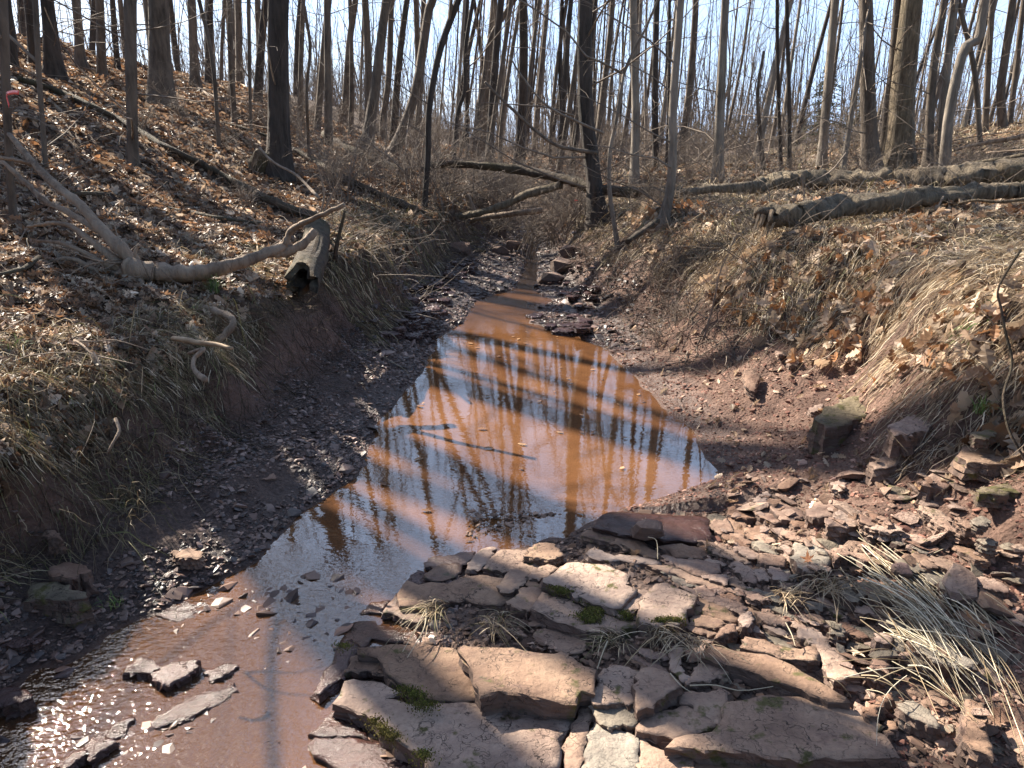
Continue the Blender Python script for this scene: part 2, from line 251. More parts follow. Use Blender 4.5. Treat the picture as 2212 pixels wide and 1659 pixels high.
M = dict(
 ground=ground_mat(), water=water_mat(),
 slab=rock_mat('red_sandstone', [(.20, .122, .086), (.38, .25, .175), (.48, .335, .235)], moss=.12),
 wetslab=rock_mat('wet_sandstone', [(.13, .078, .07), (.22, .135, .115), (.30, .20, .16)], wetz=.2),
 shale=rock_mat('red_shale', [(.18, .097, .066), (.34, .215, .152), (.46, .315, .225)], bs=1.3),
 grey=rock_mat('grey_green_stone', [(.15, .12, .09), (.26, .21, .155), (.34, .28, .205)], bs=1.2),
 mossy=rock_mat('mossy_stone', [(.12, .09, .06), (.22, .17, .10), (.28, .22, .12)], moss=.45, bs=1.3),
 bark=bark_mat('grey_brown_bark', (.050, .038, .029), (.165, .128, .098)),
 pale=bark_mat('pale_bark', (.11, .088, .068), (.27, .225, .18)),
 dark=bark_mat('dark_shaggy_bark', (.02, .016, .013), (.085, .066, .054), bs=1.6),
 dead=bark_mat('weathered_dead_wood', (.12, .080, .055), (.33, .245, .175), scale=1.2, bs=.9),
 rot=bark_mat('rotten_log_bark', (.035, .024, .016), (.12, .082, .055), bs=1.5, lichen=(.11, .10, .045)),
 log=bark_mat('furrowed_log_bark', (.07, .048, .030), (.32, .245, .165), scale=1.5, bs=1.7, lichen=(.24, .20, .13)),
 twig=plain('twig', (.12, .09, .068), .85, (.25, .195, .15), 6),
 ftwig=plain('far_twig', (.14, .108, .084), .9, (.27, .215, .17), 3),
 leaf=attr_mat('dead_leaf', .5, .30, .35), straw=attr_mat('dry_grass', .6, .18, .35), stone=attr_mat('shale_chip', .45, 0, .5), drys=attr_mat('dry_chip', .85, 0, .3),
 moss=attr_mat('moss', .9, .1, .2), needle=attr_mat('needles', .7, .1, .3),
 ribbon=plain('pink_ribbon', (.85, .10, .08), .4),
 broken=plain('broken_wood', (.25, .16, .09), .8, (.45, .32, .20), 25))
# ------------------------------------------------------------------ object helpers
def mesh(name, V, faces, m, smooth=True, tint=None):
    """faces: list of int arrays (n,k)"""
    me = bpy.data.meshes.new(name); V = np.asarray(V, np.float32).reshape(-1, 3)
    faces = [np.asarray(f, np.int32) for f in faces if len(f)]
    loops = np.concatenate([f.ravel() for f in faces]); tot = np.concatenate([np.full(len(f), f.shape[1], np.int32) for f in faces])
    start = np.concatenate([[0], np.cumsum(tot)[:-1]]).astype(np.int32)
    me.vertices.add(len(V)); me.vertices.foreach_set('co', V.ravel()); me.loops.add(len(loops)); me.loops.foreach_set('vertex_index', loops)
    me.polygons.add(len(tot)); me.polygons.foreach_set('loop_start', start); me.polygons.foreach_set('loop_total', tot)
    me.polygons.foreach_set('use_smooth', np.full(len(tot), smooth))
    if tint is not None:
        a = me.color_attributes.new('tint', 'FLOAT_COLOR', 'POINT'); c = np.ones((len(V), 4), np.float32); c[:, :3] = tint; a.data.foreach_set('color', c.ravel())
    me.update(calc_edges=True); me.validate(); me.materials.append(m)
    return me
def link(name, me, parent=None):
    o = bpy.data.objects.new(name, me); COL.objects.link(o)
    if parent: o.parent = parent
    return o
def tag(o, label=None, cat=None, group=None, kind=None):
    if label: o['label'] = label
    if cat: o['category'] = cat
    if group: o['group'] = group
    if kind: o['kind'] = kind
    return o
def empty(name, loc): 
    o = link(name, None); o.location = loc; o.empty_display_size = .1; return o
def tubes(P, R, k):
    """P (N,S,3) R (N,S) -> verts, quads"""
    P = np.asarray(P, float); R = np.asarray(R, float); n, s, _ = P.shape
    T = np.gradient(P, axis=1); T /= np.linalg.norm(T, axis=2, keepdims=True)+1e-9
    D = P[:, -1]-P[:, 0]; ref = np.where((np.abs(D[:, 2]) > .7*np.linalg.norm(D, axis=1))[:, None], [[1., .13, 0]], [[.1, 0, 1.]])
    A = np.cross(T, ref[:, None, :]); A /= np.linalg.norm(A, axis=2, keepdims=True)+1e-9; B = np.cross(T, A)
    th = np.arange(k)*2*math.pi/k
    V = P[:, :, None, :]+R[:, :, None, None]*(A[:, :, None, :]*np.cos(th)[None, None, :, None]+B[:, :, None, :]*np.sin(th)[None, None, :, None])
    idx = np.arange(n*s*k).reshape(n, s, k); a = idx[:, :-1, :]; b = idx[:, 1:, :]
    Q = np.stack([a, np.roll(a, -1, 2), np.roll(b, -1, 2), b], -1).reshape(-1, 4)
    return V.reshape(-1, 3), Q
def smoothpath(pts, n):
    pts = np.asarray(pts, float); m = len(pts)
    if m < 3:
        t = np.linspace(0, 1, n)[:, None]; return pts[0]*(1-t)+pts[-1]*t
    q = np.vstack([2*pts[0]-pts[1], pts, 2*pts[-1]-pts[-2]]); out = []
    for u in np.linspace(0, m-1-1e-6, n):
        i = int(u); t = u-i; p0, p1, p2, p3 = q[i:i+4]
        out.append(.5*((2*p1)+(-p0+p2)*t+(2*p0-5*p1+4*p2-p3)*t*t+(-p0+3*p1-3*p2+p3)*t**3))
    return np.array(out)
def trunk_mesh(name, path, rad, m, sides=12, rough=.06, caps=True, seed=0, ridges=0.0):
    """one tapered tube with an uneven section; first and last ring closed"""
    P = np.asarray(path, float)[None]; R = np.asarray(rad, float)[None]
    V, Q = tubes(P, R, sides); s = P.shape[1]; V = V.reshape(s, sides, 3); r = np.random.RandomState(seed)
    th = np.arange(sides)*2*math.pi/sides; ph = r.rand(4)*6
    prof = 1+rough*(np.sin(2*th+ph[0])[None]+.7*np.sin(3*th[None]+np.arange(s)[:, None]*.25+ph[1]))+ridges*np.where(np.arange(sides) % 2, 1, -1)[None]+rough*.8*(r.rand(s, sides)-.5)
    V = P[0][:, None]+(V-P[0][:, None])*prof[:, :, None]
    V = V.reshape(-1, 3); c0, c1 = len(V), len(V)+1
    V = np.vstack([V, P[0, 0]+(P[0, 1]-P[0, 0])*.05, P[0, -1]]); i = np.arange(sides); j = (i+1) % sides; o = (s-1)*sides
    T = np.vstack([np.stack([j, i, np.full(sides, c0)], 1), np.stack([o+i, o+j, np.full(sides, c1)], 1)])
    return mesh(name, V, [Q, T], m)
def rnd(r, *s): return r.rand(*s)*2-1
def branchset(r, par, prad, n, t0, t1, ang, length, rfac, up, S_=5, wig=.12):
    """children along parents par (N,K,3); returns (N*n,S_,3),(N*n,S_)"""
    Np, K, _ = par.shape; t = t0+(t1-t0)*((np.arange(n)[None]+r.rand(Np, n))/n); u = t*(K-1); i = np.minimum(u.astype(int), K-2); f = (u-i)[..., None]
    rows = np.arange(Np)[:, None]; a = par[rows, i]; b = par[rows, i+1]; st = a*(1-f)+b*f; T = (b-a)/(np.linalg.norm(b-a, axis=2, keepdims=True)+1e-9)
    pr = prad[rows, i]*(1-f[..., 0])+prad[rows, i+1]*f[..., 0]
    q = rnd(r, Np, n, 3); q -= (q*T).sum(2, keepdims=True)*T; q /= np.linalg.norm(q, axis=2, keepdims=True)+1e-9
    an = (ang+.25*rnd(r, Np, n))[..., None]; d = T*np.cos(an)+q*np.sin(an)
    L = (length if np.isscalar(length) else length[rows, i])*(.55+.75*r.rand(Np, n))*(1.05-.55*t)
    out = [st]; cur = st; 
    for k in range(1, S_):
        d = d+wig*rnd(r, Np, n, 3)+np.array([0, 0, up]); d /= np.linalg.norm(d, axis=2, keepdims=True); cur = cur+d*(L/(S_-1))[..., None]; out.append(cur)
    C = np.stack(out, 2).reshape(Np*n, S_, 3); r0 = np.minimum(pr*.75, rfac*L).reshape(-1); tap = np.linspace(1, .28, S_)
    return C, r0[:, None]*tap[None]
def crown_mesh(name, path, rad, m, seed, t0=.35, n1=16, n2=6, n3=6, spread=1., low=0, n4=0):
    r = np.random.RandomState(seed); P = np.asarray(path)[None]; R = np.asarray(rad)[None]; Ht = np.linalg.norm(P[0, -1]-P[0, 0])
    Vs, Fs, o = [], [], 0
    def add(C, Rr, k):
        nonlocal o
        V, Q = tubes(C, np.maximum(Rr, .0022), k); Vs.append(V); Fs.append(Q+o); o += len(V)
    C1, R1 = branchset(r, P, R, n1, t0, .97, .75, Ht*.24*spread, .008, .10, 7); add(C1, R1, 5)
    C2, R2 = branchset(r, C1, R1, n2, .15, 1, .7, Ht*.12*spread, .008, .06, 5); add(C2, R2, 3)
    C3, R3 = branchset(r, C2, R2, n3, .1, 1, .7, Ht*.06*spread, .008, .03, 4); add(C3, R3, 3)
    if n4: C4, R4 = branchset(r, C3, R3, n4, .2, 1, .7, Ht*.03, .010, .0, 3); add(C4, R4, 3)
    if low:
        C, Rr = branchset(r, P, R, low, .06, t0, 1.2, Ht*.10, .008, -.02, 5, .25); add(C, Rr, 3)
        C, Rr = branchset(r, C, Rr, 4, .2, 1, .8, Ht*.04, .007, .0, 4, .25); add(C, Rr, 3)
    return mesh(name, np.vstack(Vs), [np.vstack(Fs)], m)
# ------------------------------------------------------------------ ground, water
def spaced(lo, hi, fine, growth, c=0.):
    out = [c]; s = fine
    while out[-1] < hi: out.append(out[-1]+s); s *= growth
    neg = [c]; s = fine
    while neg[-1] > lo: neg.append(neg[-1]-s); s *= growth
    return np.array(sorted(set(neg+out)))
gx = np.concatenate([-(np.cumsum(.022*1.028**np.arange(230)))[::-1]-2.2, np.arange(-2.2, 2.6, .022), 2.6+np.cumsum(.022*1.028**np.arange(230))])
gx = gx[(gx > -85) & (gx < 85)]
gy = np.concatenate([-np.cumsum(.05*1.06**np.arange(45))[::-1]+1.2, np.arange(1.2, 4.6, .022), 4.6+np.cumsum(.022*1.0155**np.arange(330))])
gy = gy[(gy > -8) & (gy < 138)]
X, Y = np.meshgrid(gx, gy); Z = H(X, Y)
nx, ny = len(gx), len(gy); idx = np.arange(nx*ny).reshape(ny, nx)
Q = np.stack([idx[:-1, :-1], idx[:-1, 1:], idx[1:, 1:], idx[1:, :-1]], -1).reshape(-1, 4)
me = mesh('ground', np.stack([X, Y, Z], -1), [Q], M['ground'])
def zones(x, y, z):
    nn = .35*fbm(x, y, 3, 2.)
    lit = ss(.38, .56, z+.3*nn)*(x < 0) + ss(.55, .85, z+.3*nn+.0*x)*(x >= 0); lit = np.maximum(lit, ss(13, 20, y))
    grv = ss(.34, .16, z+.2*nn)*(x < .25)*ss(-.06, 0, z)+ (x >= .25)*ss(5.4, 6.4, y)*ss(.2, .1, z)
    return np.clip(lit, 0, 1), np.clip(grv, 0, 1)
lit, grv = zones(X, Y, Z)
c = np.zeros((ny*nx, 4), np.float32); c[:, 0] = lit.ravel(); c[:, 2] = grv.ravel(); c[:, 3] = 1; c[:, 1] = (ss(3.15, 2.98, Y)*ss(1.5, 1.15, X)*(X > -.65)*(shore_v(X, Y) > .02)*(Z > -.0)).ravel()*(.75+.5*fbm(X.ravel(), Y.ravel(), 2, 3)); c[:, 1] = np.clip(c[:, 1], 0, 1); c[:, 2] *= 1-c[:, 1]
a = me.color_attributes.new('zone', 'FLOAT_COLOR', 'POINT'); a.data.foreach_set('color', c.ravel())
tag(link('ground', me), kind='structure')
wx = np.linspace(-2.4, 1.6, 60); wy = np.linspace(-4, 14, 120); WX, WY = np.meshgrid(wx, wy); idx = np.arange(60*120).reshape(120, 60)
Q = np.stack([idx[:-1, :-1], idx[:-1, 1:], idx[1:, 1:], idx[1:, :-1]], -1).reshape(-1, 4)
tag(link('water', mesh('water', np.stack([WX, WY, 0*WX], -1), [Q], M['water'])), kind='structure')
# ------------------------------------------------------------------ bedrock slabs traced crop by crop
CROP = dict(A=(669, 1115), B=(1003.5, 1059.2), C=(1338, 1059.2), D=(669, 1365.8), E=(1003.5, 1338), F=(1338, 1338), G=(1672.5, 1031.3), H=(1728.2, 1338), V=None)
def trace(s):
    out = []; c = None; tok = s.split(); i = 0
    while i < len(tok):
        if tok[i] in CROP: c = tok[i]; i += 1; continue
        x, y = float(tok[i]), float(tok[i+1]); i += 2
        if c != 'V': x = CROP[c][0]+x*.17643; y = CROP[c][1]+y*.17643
        out.append((x, y))
    return out
def outcrop(x, y): return float(outcrop_v(np.array(x), np.array(y)))
shore_d = lambda x, y: float(shore_v(np.array(x), np.array(y)))
DOWN = []                       # 2-D footprints already covered by slabs: (poly, z)
def prism(name, poly, zc, thick, m, dip=(0, -.05), seed=0, rug=1.0, crisp=.02, parent=None, taper=0.0):
    """stone with a traced outline: undulating tessellated top, ragged layered sides"""
    r = np.random.RandomState(seed+11); cen = None
    P = np.array([at_z(x, y, zc)[:2] for x, y in poly]); cen = P.mean(0)
    def pl(px, py):
        d = ray(px, py); a = zc-dip[0]*cen[0]-dip[1]*cen[1]
        t = (CAMH-a)/(dip[0]*d[0]+dip[1]*d[1]-d[2]); return np.array([d[0]*t, d[1]*t])
    P = np.array([pl(x, y) for x, y in poly]); size = np.ptp(P, axis=0).max()
    step = max(.010, min(.03, size/14)); E = []
    for a, b in zip(P, np.roll(P, -1, 0)):
        L = np.linalg.norm(b-a); n = max(1, int(round(L/step))); nrm = np.array([-(b-a)[1], (b-a)[0]])/(L+1e-9)
        st_ = 0.
        for k in range(n):
            if r.rand() < .45: st_ = r.randn()*.0048*rug
            E.append(a+(b-a)*k/n+nrm*(st_*(0 < k < n-1))+r.randn(2)*.0012*rug)
    E = np.array(E); ar = .5*np.sum(E[:, 0]*np.roll(E[:, 1], -1)-np.roll(E[:, 0], -1)*E[:, 1])
    if ar < 0: E = E[::-1]
    n = len(E); t = np.roll(E, -1, 0)-np.roll(E, 1, 0); t /= np.linalg.norm(t, axis=1, keepdims=True)+1e-9; out = np.stack([t[:, 1], -t[:, 0]], 1)
    lo, hi = E.min(0), E.max(0); gs = max(step*1.1, size/26); gxs, gys = np.meshgrid(np.arange(lo[0], hi[0], gs), np.arange(lo[1], hi[1], gs))
    I = np.stack([gxs.ravel(), gys.ravel()], 1)+r.randn(gxs.size, 2)*gs*.15
    def inside(Q):
        c = np.zeros(len(Q), bool)
        for a, b in zip(E, np.roll(E, -1, 0)):
            s = (a[1] > Q[:, 1]) != (b[1] > Q[:, 1]); c ^= s & (Q[:, 0] < (b[0]-a[0])*(Q[:, 1]-a[1])/(b[1]-a[1]+1e-12)+a[0])
        return c
    I = I[inside(I)]
    if len(I): I = I[np.array([np.min(np.abs(E-q).sum(1)) > gs*.6 for q in I])]
    allp = [Vector(p) for p in E]+[Vector(p) for p in I]
    vo, _, fo, *_ = geometry.delaunay_2d_cdt(allp, [(i, (i+1) % n) for i in range(n)], [], 1, 1e-5)
    if len(vo) != len(allp): E = None
    V2 = np.array([tuple(v) for v in vo]); zt = lambda q: zc+dip[0]*(q[:, 0]-cen[0])+dip[1]*(q[:, 1]-cen[1])
    o1, o2 = r.rand(2)*40
    Zt = zt(V2)+rug*(.005*fbm(V2[:, 0]*5+o1, V2[:, 1]*5+o2, 3)+.0035*fbm(V2[:, 0]*22+o1, V2[:, 1]*40, 2)+.004*np.round(1.6*fbm(V2[:, 0]*7+o2, V2[:, 1]*11, 2)))*min(1, size/.15)
    if E is None:       # merged points: ring from the boundary of the triangulation
        from collections import Counter
        cnt = Counter(); 
        for f in fo:
            for a, b in zip(f, f[1:]+f[:1]): cnt[(a, b)] += 1
        nxt = {a: b for (a, b) in cnt if (b, a) not in cnt}; st = next(iter(nxt)); ring = [st]
        while nxt.get(ring[-1], st) != st and len(ring) < len(nxt)+1: ring.append(nxt[ring[-1]])
        ring = np.array(ring)
    else: ring = np.arange(n)
    E = V2[ring]; n = len(ring); t = np.roll(E, -1, 0)-np.roll(E, 1, 0); t /= np.linalg.norm(t, axis=1, keepdims=True)+1e-9; out = np.stack([t[:, 1], -t[:, 0]], 1)
    Zt[ring] -= .0015*rug*r.rand(n)
    zr = Zt[ring]; rings = []; lv = [(.001, .06), (.002, .3), (-.003, .33), (.003, .6), (-.004, .64), (.004, 1.0)]
    ln = r.randn(len(lv))*.002
    for k, (o_, d_) in enumerate(lv):
        off = (o_+ln[k]+.0035*r.randn(n)*rug)*min(1., thick/.03+.3)-taper*d_*size
        q = E+out*off[:, None]; rings.append(np.column_stack([q, zr-thick*d_]))
    V = [np.column_stack([V2, Zt])]+rings; base = len(V2); F4 = []; j = np.arange(n); jn = (j+1) % n; prev = ring
    for k in range(len(lv)):
        cur = base+k*n+j; F4.append(np.stack([prev, cur, cur[jn], prev[jn]], 1)); prev = cur
    bc = base+len(lv)*n; V.append(np.append(rings[-1][:, :2].mean(0), rings[-1][:, 2].mean())[None]); T = np.array([f for f in fo if len(f) == 3]); 
    B = np.stack([prev, np.full(n, bc), prev[jn]], 1)
    V = np.vstack(V); c0 = np.array([cen[0], cen[1], zc]); me = mesh(name, V-c0, [np.vstack([T, B]), np.vstack(F4)], m, smooth=False)
    sm = np.zeros(len(me.polygons), bool); sm[:len(T)] = True; me.polygons.foreach_set('use_smooth', sm)
    o = link(name, me, parent); o.location = c0
    DOWN.append((E, zc)); return o
# (outline, height above the outcrop, thickness, material, label)
SL = [
("A 400 1510 480 1400 560 1290 620 1195 880 1200 820 1340 1000 1370 1290 1375 1320 1460 1300 1560 1000 1550 760 1500 700 1590 600 1640 560 1760 300 1800 340 1640", -.012, .05, 's', "long shaded slab that forms the rock edge along the blue pool reflection"),
("A 620 1180 760 1060 980 1040 880 1180", -.014, .03, 's', "small shaded slab at the pool edge, back corner of the long shaded slab"),
("A 900 1190 960 1100 1080 950 1130 1090 1250 1090 1420 1190 1380 1280 1330 1290 1150 1250 1020 1180", .0, .05, 's', "tan slab with a dark hollow under its front, next to the dry grass clump"),
("A 1085 950 1170 835 1215 790 1350 830 1500 800 1700 830 B 20 1060 170 1040 350 1060 500 1075 470 1150 640 1200 590 1270 440 1420 330 1400 A 2170 1080 1890 985 1740 1020 1560 1040 1470 1100 1240 1085 1130 1085", .004, .05, 's', "wide half shaded slab behind the dry grass clump"),
("A 1210 785 1300 690 1400 640 1480 700 1450 790 1340 820", -.012, .02, 'w', "wet glinting slab corner dipping into the pool"),
("A 1400 720 1520 640 1640 580 1860 600 1790 720 1690 770 1520 780 1480 760", .0, .03, 's', "pale slab at the water edge left of the narrow dark crack"),
("A 1420 560 1500 500 1700 480 1850 440 2000 430 1990 500 1880 570 1640 570 1620 600 1450 600", .0, .03, 's', "long slab with a wet dark rim at the far left edge of the outcrop"),
("B 40 950 100 850 200 740 330 700 380 720 300 830 220 930 160 960", .0, .03, 's', "narrow wedge slab between two dark slanting cracks"),
("B 240 950 330 830 440 740 720 740 780 720 750 800 760 860 990 890 870 960 700 960 560 1000 400 960 250 960", .0, .035, 's', "smooth pink slab with a round purple stain near the pool"),
("B 490 1090 560 1000 640 950 860 960 800 1030 740 1080 660 1190 540 1230 430 1180", .004, .04, 's', "pink slab whose corner overhangs a dark notch"),
("B 740 810 860 690 920 660 1080 660 1200 790 1060 850 960 830 860 830", .022, .012, 's', "thin loose flat stone resting on the outcrop with a dark underside"),
("B 800 1020 880 960 1010 910 1130 960 980 1075 900 1095 770 1060", .004, .02, 's', "four cornered tan slab between the loose flat stone and the big mossy slab"),
("B 780 1090 880 1120 960 1130 970 1170 860 1200 790 1160", -.006, .03, 's', "little stepped slab under the four cornered tan slab"),
("B 980 1080 1130 1000 1260 880 1400 880 1700 920 2000 1050 1960 1150 2110 1210 1900 1420 1820 1450 1660 1380 1500 1330 1430 1290 1250 1230 1100 1160 980 1130", .022, .05, 's', "large sunlit pink slab with bright moss along its front edge"),
("B 530 1360 690 1210 850 1190 960 1230 830 1440 760 1480 620 1420", -.002, .045, 's', "nearly square pink slab in front of the dark notch"),
("B 830 1450 965 1250 1090 1290 1280 1340 1400 1380 1560 1500 1700 1520 1880 1570 E 2160 20 2090 100 1900 100 1850 140 1600 125 1500 130 1350 80 1150 20", -.002, .06, 's', "long slab with green moss spilling over it below the large sunlit slab"),
("E 890 230 900 130 1150 160 1400 230 1560 290 1440 330 1460 380 1300 400 1100 340", -.028, .03, 's', "low shaded slab under the moss covered long slab"),
("B 2120 1225 1900 1430 1890 1520 2010 1510 2110 1450 C 100 1520 150 1460 260 1440 300 1330 370 1240 250 1230 200 1210", .006, .05, 's', "slab split off by a wide dark slanting crack from the large sunlit slab"),
("C 370 1240 450 1160 560 1150 760 1230 950 1290 870 1430 760 1560 690 1620 500 1600 440 1640 260 1590 260 1470 300 1330", .022, .07, 's', "square sunlit tan slab with moss on its front edge"),
("C 890 1340 1050 1310 1350 1450 1470 1560 1400 1580 1050 1500 880 1460", .002, .03, 's', "grey-tan slab against the right side of the square sunlit slab"),
("C 880 1560 940 1520 1240 1590 1290 1630 F 1290 50 1180 80 1000 70 880 50", .002, .03, 's', "pale bar of rock in front of the grey-tan slab"),
("C 980 1300 1160 1290 1500 1390 1560 1450 1500 1560 1350 1460 1080 1360", .004, .03, 'h', "grey slanting slab beside the broken rust lumps"),
("B 1610 440 1660 330 1840 260 2000 265 C 300 290 560 310 900 310 1060 320 1075 480 1090 600 1000 630 700 605 520 600 430 560 160 550 0 530 B 1900 520 1700 470", .02, .05, 'w', "broad damp reddish slab at the top of the outcrop with a straight dark front step"),
("B 1440 520 1580 490 1700 490 1870 520 1980 570 1850 620 1790 640 1560 590 1450 560", .006, .025, 's', "pointed slab left of the brown knobbly stone"),
("B 1790 650 1900 600 C 0 570 100 590 260 620 480 760 440 820 300 780 100 700 0 650 B 2000 720", .0, .03, 's', "curved strip of rock under the brown knobbly stone"),
("C 490 680 620 660 900 690 1160 700 1210 760 960 830 800 810 620 740", -.004, .03, 'h', "smooth red slab below the straight dark step"),
("C 510 800 580 790 900 850 1220 900 1210 980 1060 1020 940 1010 720 910", -.004, .03, 'h', "tapering red slab in the middle of the upper outcrop"),
("B 1480 760 1600 700 1850 800 C 0 770 200 790 480 870 520 930 330 900 100 870 0 850 B 1850 870 1600 830", -.004, .035, 's', "long narrow ledge with a crumbly grey front, left end"),
("C 350 920 600 920 900 1040 1250 1150 1280 1210 1180 1200 900 1120 760 1060 480 980", -.004, .04, 's', "long narrow ledge with a crumbly grey front, right end"),
("C 1050 1040 1310 1030 1310 1130 1180 1110", .004, .03, 'h', "small pale wedge casting a dark shadow to its right"),
("C 1400 870 1500 870 1620 980 1720 1100 1600 1110 1480 1020", -.006, .02, 'h', "damp red plate with a leaf fragment lying on it"),
("C 1630 980 1800 950 1880 1070 1920 1090 1740 1080", .004, .035, 'h', "left one of two sunlit red plates with a dark step below"),
("C 1810 960 1960 950 2120 1040 2150 1080 1900 1080", .008, .035, 'h', "right one of two sunlit red plates with a dark step below"),
("C 1920 1100 2180 1120 2200 1150 2100 1170 2110 1230 2020 1230", .0, .05, 'h', "pink slab overhanging a deep dark hole"),
("C 1190 1190 1340 1180 1520 1250 1550 1300 1430 1280 1300 1220", -.002, .02, 'h', "thin red sliver slab ending beside a fan of chips"),
("C 750 1180 1000 1170 1180 1240 1150 1290 980 1300 860 1240", .0, .03, 'h', "rust coloured broken lump behind the square sunlit slab"),
("C 1570 1300 1700 1260 1820 1310 1780 1330 1640 1330", .012, .012, 'h', "small sunlit flake with a dark gap beneath it"),
("C 1220 1310 1350 1250 1490 1310 1460 1390 1300 1340", .0, .03, 'h', "dull red slab beside the grey slanting slab"),
("C 1100 410 1170 350 1320 340 1380 480 1240 520 1150 460", .012, .05, 'h', "dark cube of shale right of the broad damp slab"),
("C 1340 350 1520 350 1550 590 1400 560", -.004, .05, 'h', "upright dark brick of shale next to the dark cube"),
("C 1350 230 1420 180 1650 180 1740 320 1560 340 1390 310", .012, .06, 'h', "grey block with a darker front at the top edge of the outcrop"),
("C 1550 470 1750 440 1870 600 1860 680 1660 600 1570 540", .0, .05, 'h', "shaded tilted block below the grey block"),
("C 1660 170 1830 170 1970 380 1890 400 1740 320", .014, .05, 'h', "red slanting block with a rough right side"),
("C 1650 80 1810 10 1820 80 1760 150 1680 130", .016, .05, 'h', "pointed sunlit stone at the far end of the red slanting block"),
("G -50 330 20 260 120 270 200 330 350 430 340 490 100 490 0 400", .014, .05, 'h', "pale block with a flat sunlit front left of the square blocks"),
("G 410 400 560 300 690 300 730 400 700 470 560 490 440 470", .014, .05, 'h', "rounded block with a black shaded front"),
("G 690 500 930 480 1300 450 1430 390 1500 430 1450 560 1200 580 900 600 680 590", .008, .05, 'h', "longest of the upper blocks, pink with straight joints"),
("G 750 430 830 380 1060 400 960 480 760 470", .024, .03, 'h', "small block sitting on the longest of the upper blocks"),
("G 890 680 1190 650 1160 700 980 730", -.01, .02, 'y', "grey-green flake in the shade of the longest block"),
("G 250 830 400 800 560 870 690 990 640 1090 380 1120 230 980", .014, .05, 'y', "big tan slab with two dark holes in its top"),
("G 730 870 860 830 970 900 1170 910 1330 1060 1100 1000 940 920 770 990", .02, .035, 'h', "orange lit curved stone right of the slab with two holes"),
("G 1370 620 1520 570 1580 590 1570 780 1500 790 1380 680", .012, .05, 'y', "green tinted square stone near the right end of the upper blocks"),
("G 1600 700 1760 690 1930 780 2000 850 1870 930 1700 870", .006, .05, 'y', "dark wedge stone with a green front, rightmost of the upper blocks"),
("G 340 1160 640 1170 600 1270 400 1260", -.004, .03, 'h', "flat tan plate below the slab with two holes"),
("G 780 1270 900 1300 1040 1440 1020 1530 880 1480", .006, .04, 'y', "grey brown slab left of a large tilted one at the straw"),
("G 990 1300 1200 1300 1380 1400 1370 1500 1200 1500 1060 1400", .012, .04, 'y', "large tilted grey slab touched by the tips of the straw"),
("G 1080 290 1400 300 1390 360 1140 340", .004, .02, 'h', "thin dark plate lying above the longest block"),
("G 710 50 850 20 890 60 820 160 730 130", .01, .03, 'h', "pink chunk near the two yellow leaves"),
("G 1330 150 1420 110 1700 150 1690 260 1560 270 1400 220", .02, .06, 'm', "mossy brown block with a pale leaf leaning on it"),
("F 270 620 370 600 560 640 760 820 690 860 600 890 400 1050 230 1110 205 1060 210 900", .03, .06, 's', "thick triangular block with a lit top in the bottom middle"),
("F 745 940 900 880 1060 920 1240 850 1300 870 1310 980 1230 1260 1180 1270 1080 1200 930 1100 760 1010", .006, .05, 's', "hollow topped wedge block between the triangular block and the largest slab"),
("F 220 1290 330 1220 600 1110 800 1050 930 1120 1080 1210 1190 1290 1140 1330 900 1400 700 1440 400 1400 230 1370", .004, .05, 's', "pink slab with a brown oval stain in front of the triangular block"),
("E 1560 1000 1590 860 1690 650 1800 580 2000 600 2150 650 2110 850 2090 1040 1900 1010 1650 1030", .008, .05, 's', "pillow shaped grey slab with thin grass stalks hanging over it"),
("E 1560 1060 1700 1040 2030 1050 2110 1080 2090 1260 2020 1300 1850 1290 1700 1290 1600 1160", .0, .05, 'y', "pink topped block with a greenish ragged left side"),
("E 0 320 250 340 600 370 850 420 1080 430 1170 400 1280 460 1420 560 1600 600 1560 850 1400 840 1340 980 1050 980 850 930 650 880 440 880 220 930 150 770 D 2020 500 1980 330 1850 200", .034, .07, 's', "big smooth slab striped by tree shadow with a thick dark front, bottom centre"),
("D 600 190 900 170 1300 160 1750 190 1990 340 2030 520 2110 700 2100 830 1600 820 1380 780 1250 720 1130 600 1000 530 850 290 600 280", .016, .045, 's', "shaded cracked slab joined to the left side of the big smooth slab"),
("D 440 490 530 310 620 280 850 330 960 400 1010 530 900 510 720 460", .012, .05, 's', "sunlit lip of rock over a black hollow"),
("D 60 710 180 540 300 360 350 180 500 100 620 200 500 330 440 480 430 580 380 560 250 640 180 720 130 760", -.004, .05, 'w', "wet purple rock point reaching left into the stream"),
("D 300 870 380 770 440 600 560 570 900 620 1130 760 950 830 1280 900 1600 880 1900 880 E 150 1040 600 1100 1000 1150 1330 1190 1350 1240 1240 1360 1180 1500 1150 1850 0 1900 D 1420 1850 1420 1500 1320 1470 1100 1330 900 1180 700 1010 450 900", .006, .06, 's', "largest pitted slab at the bottom edge with mossy left side"),
("D 20 1230 280 1000 420 980 600 1150 700 1300 500 1260 130 1260", -.022, .04, 'w', "wet glittering ledge at the stream, back one of two"),
("D 0 1380 100 1280 450 1290 700 1320 900 1350 1100 1500 1250 1620 1200 1950 500 1950 300 1640 60 1510", -.018, .05, 'w', "wet glittering ledge at the stream, front one of two"),
("E 1400 1090 1530 1080 1530 1250 1500 1420 1450 1600 1400 1950 1200 1950 1250 1500 1340 1300", -.012, .05, 's', "narrow sunken strip of rock between two wide cracks"),
("E 1560 1350 1620 1280 1750 1330 2000 1400 2110 1450 2120 1700 2100 1950 1450 1950 1500 1600", -.008, .05, 'y', "yellowish lumpy slab at the bottom edge below the pink topped block"),
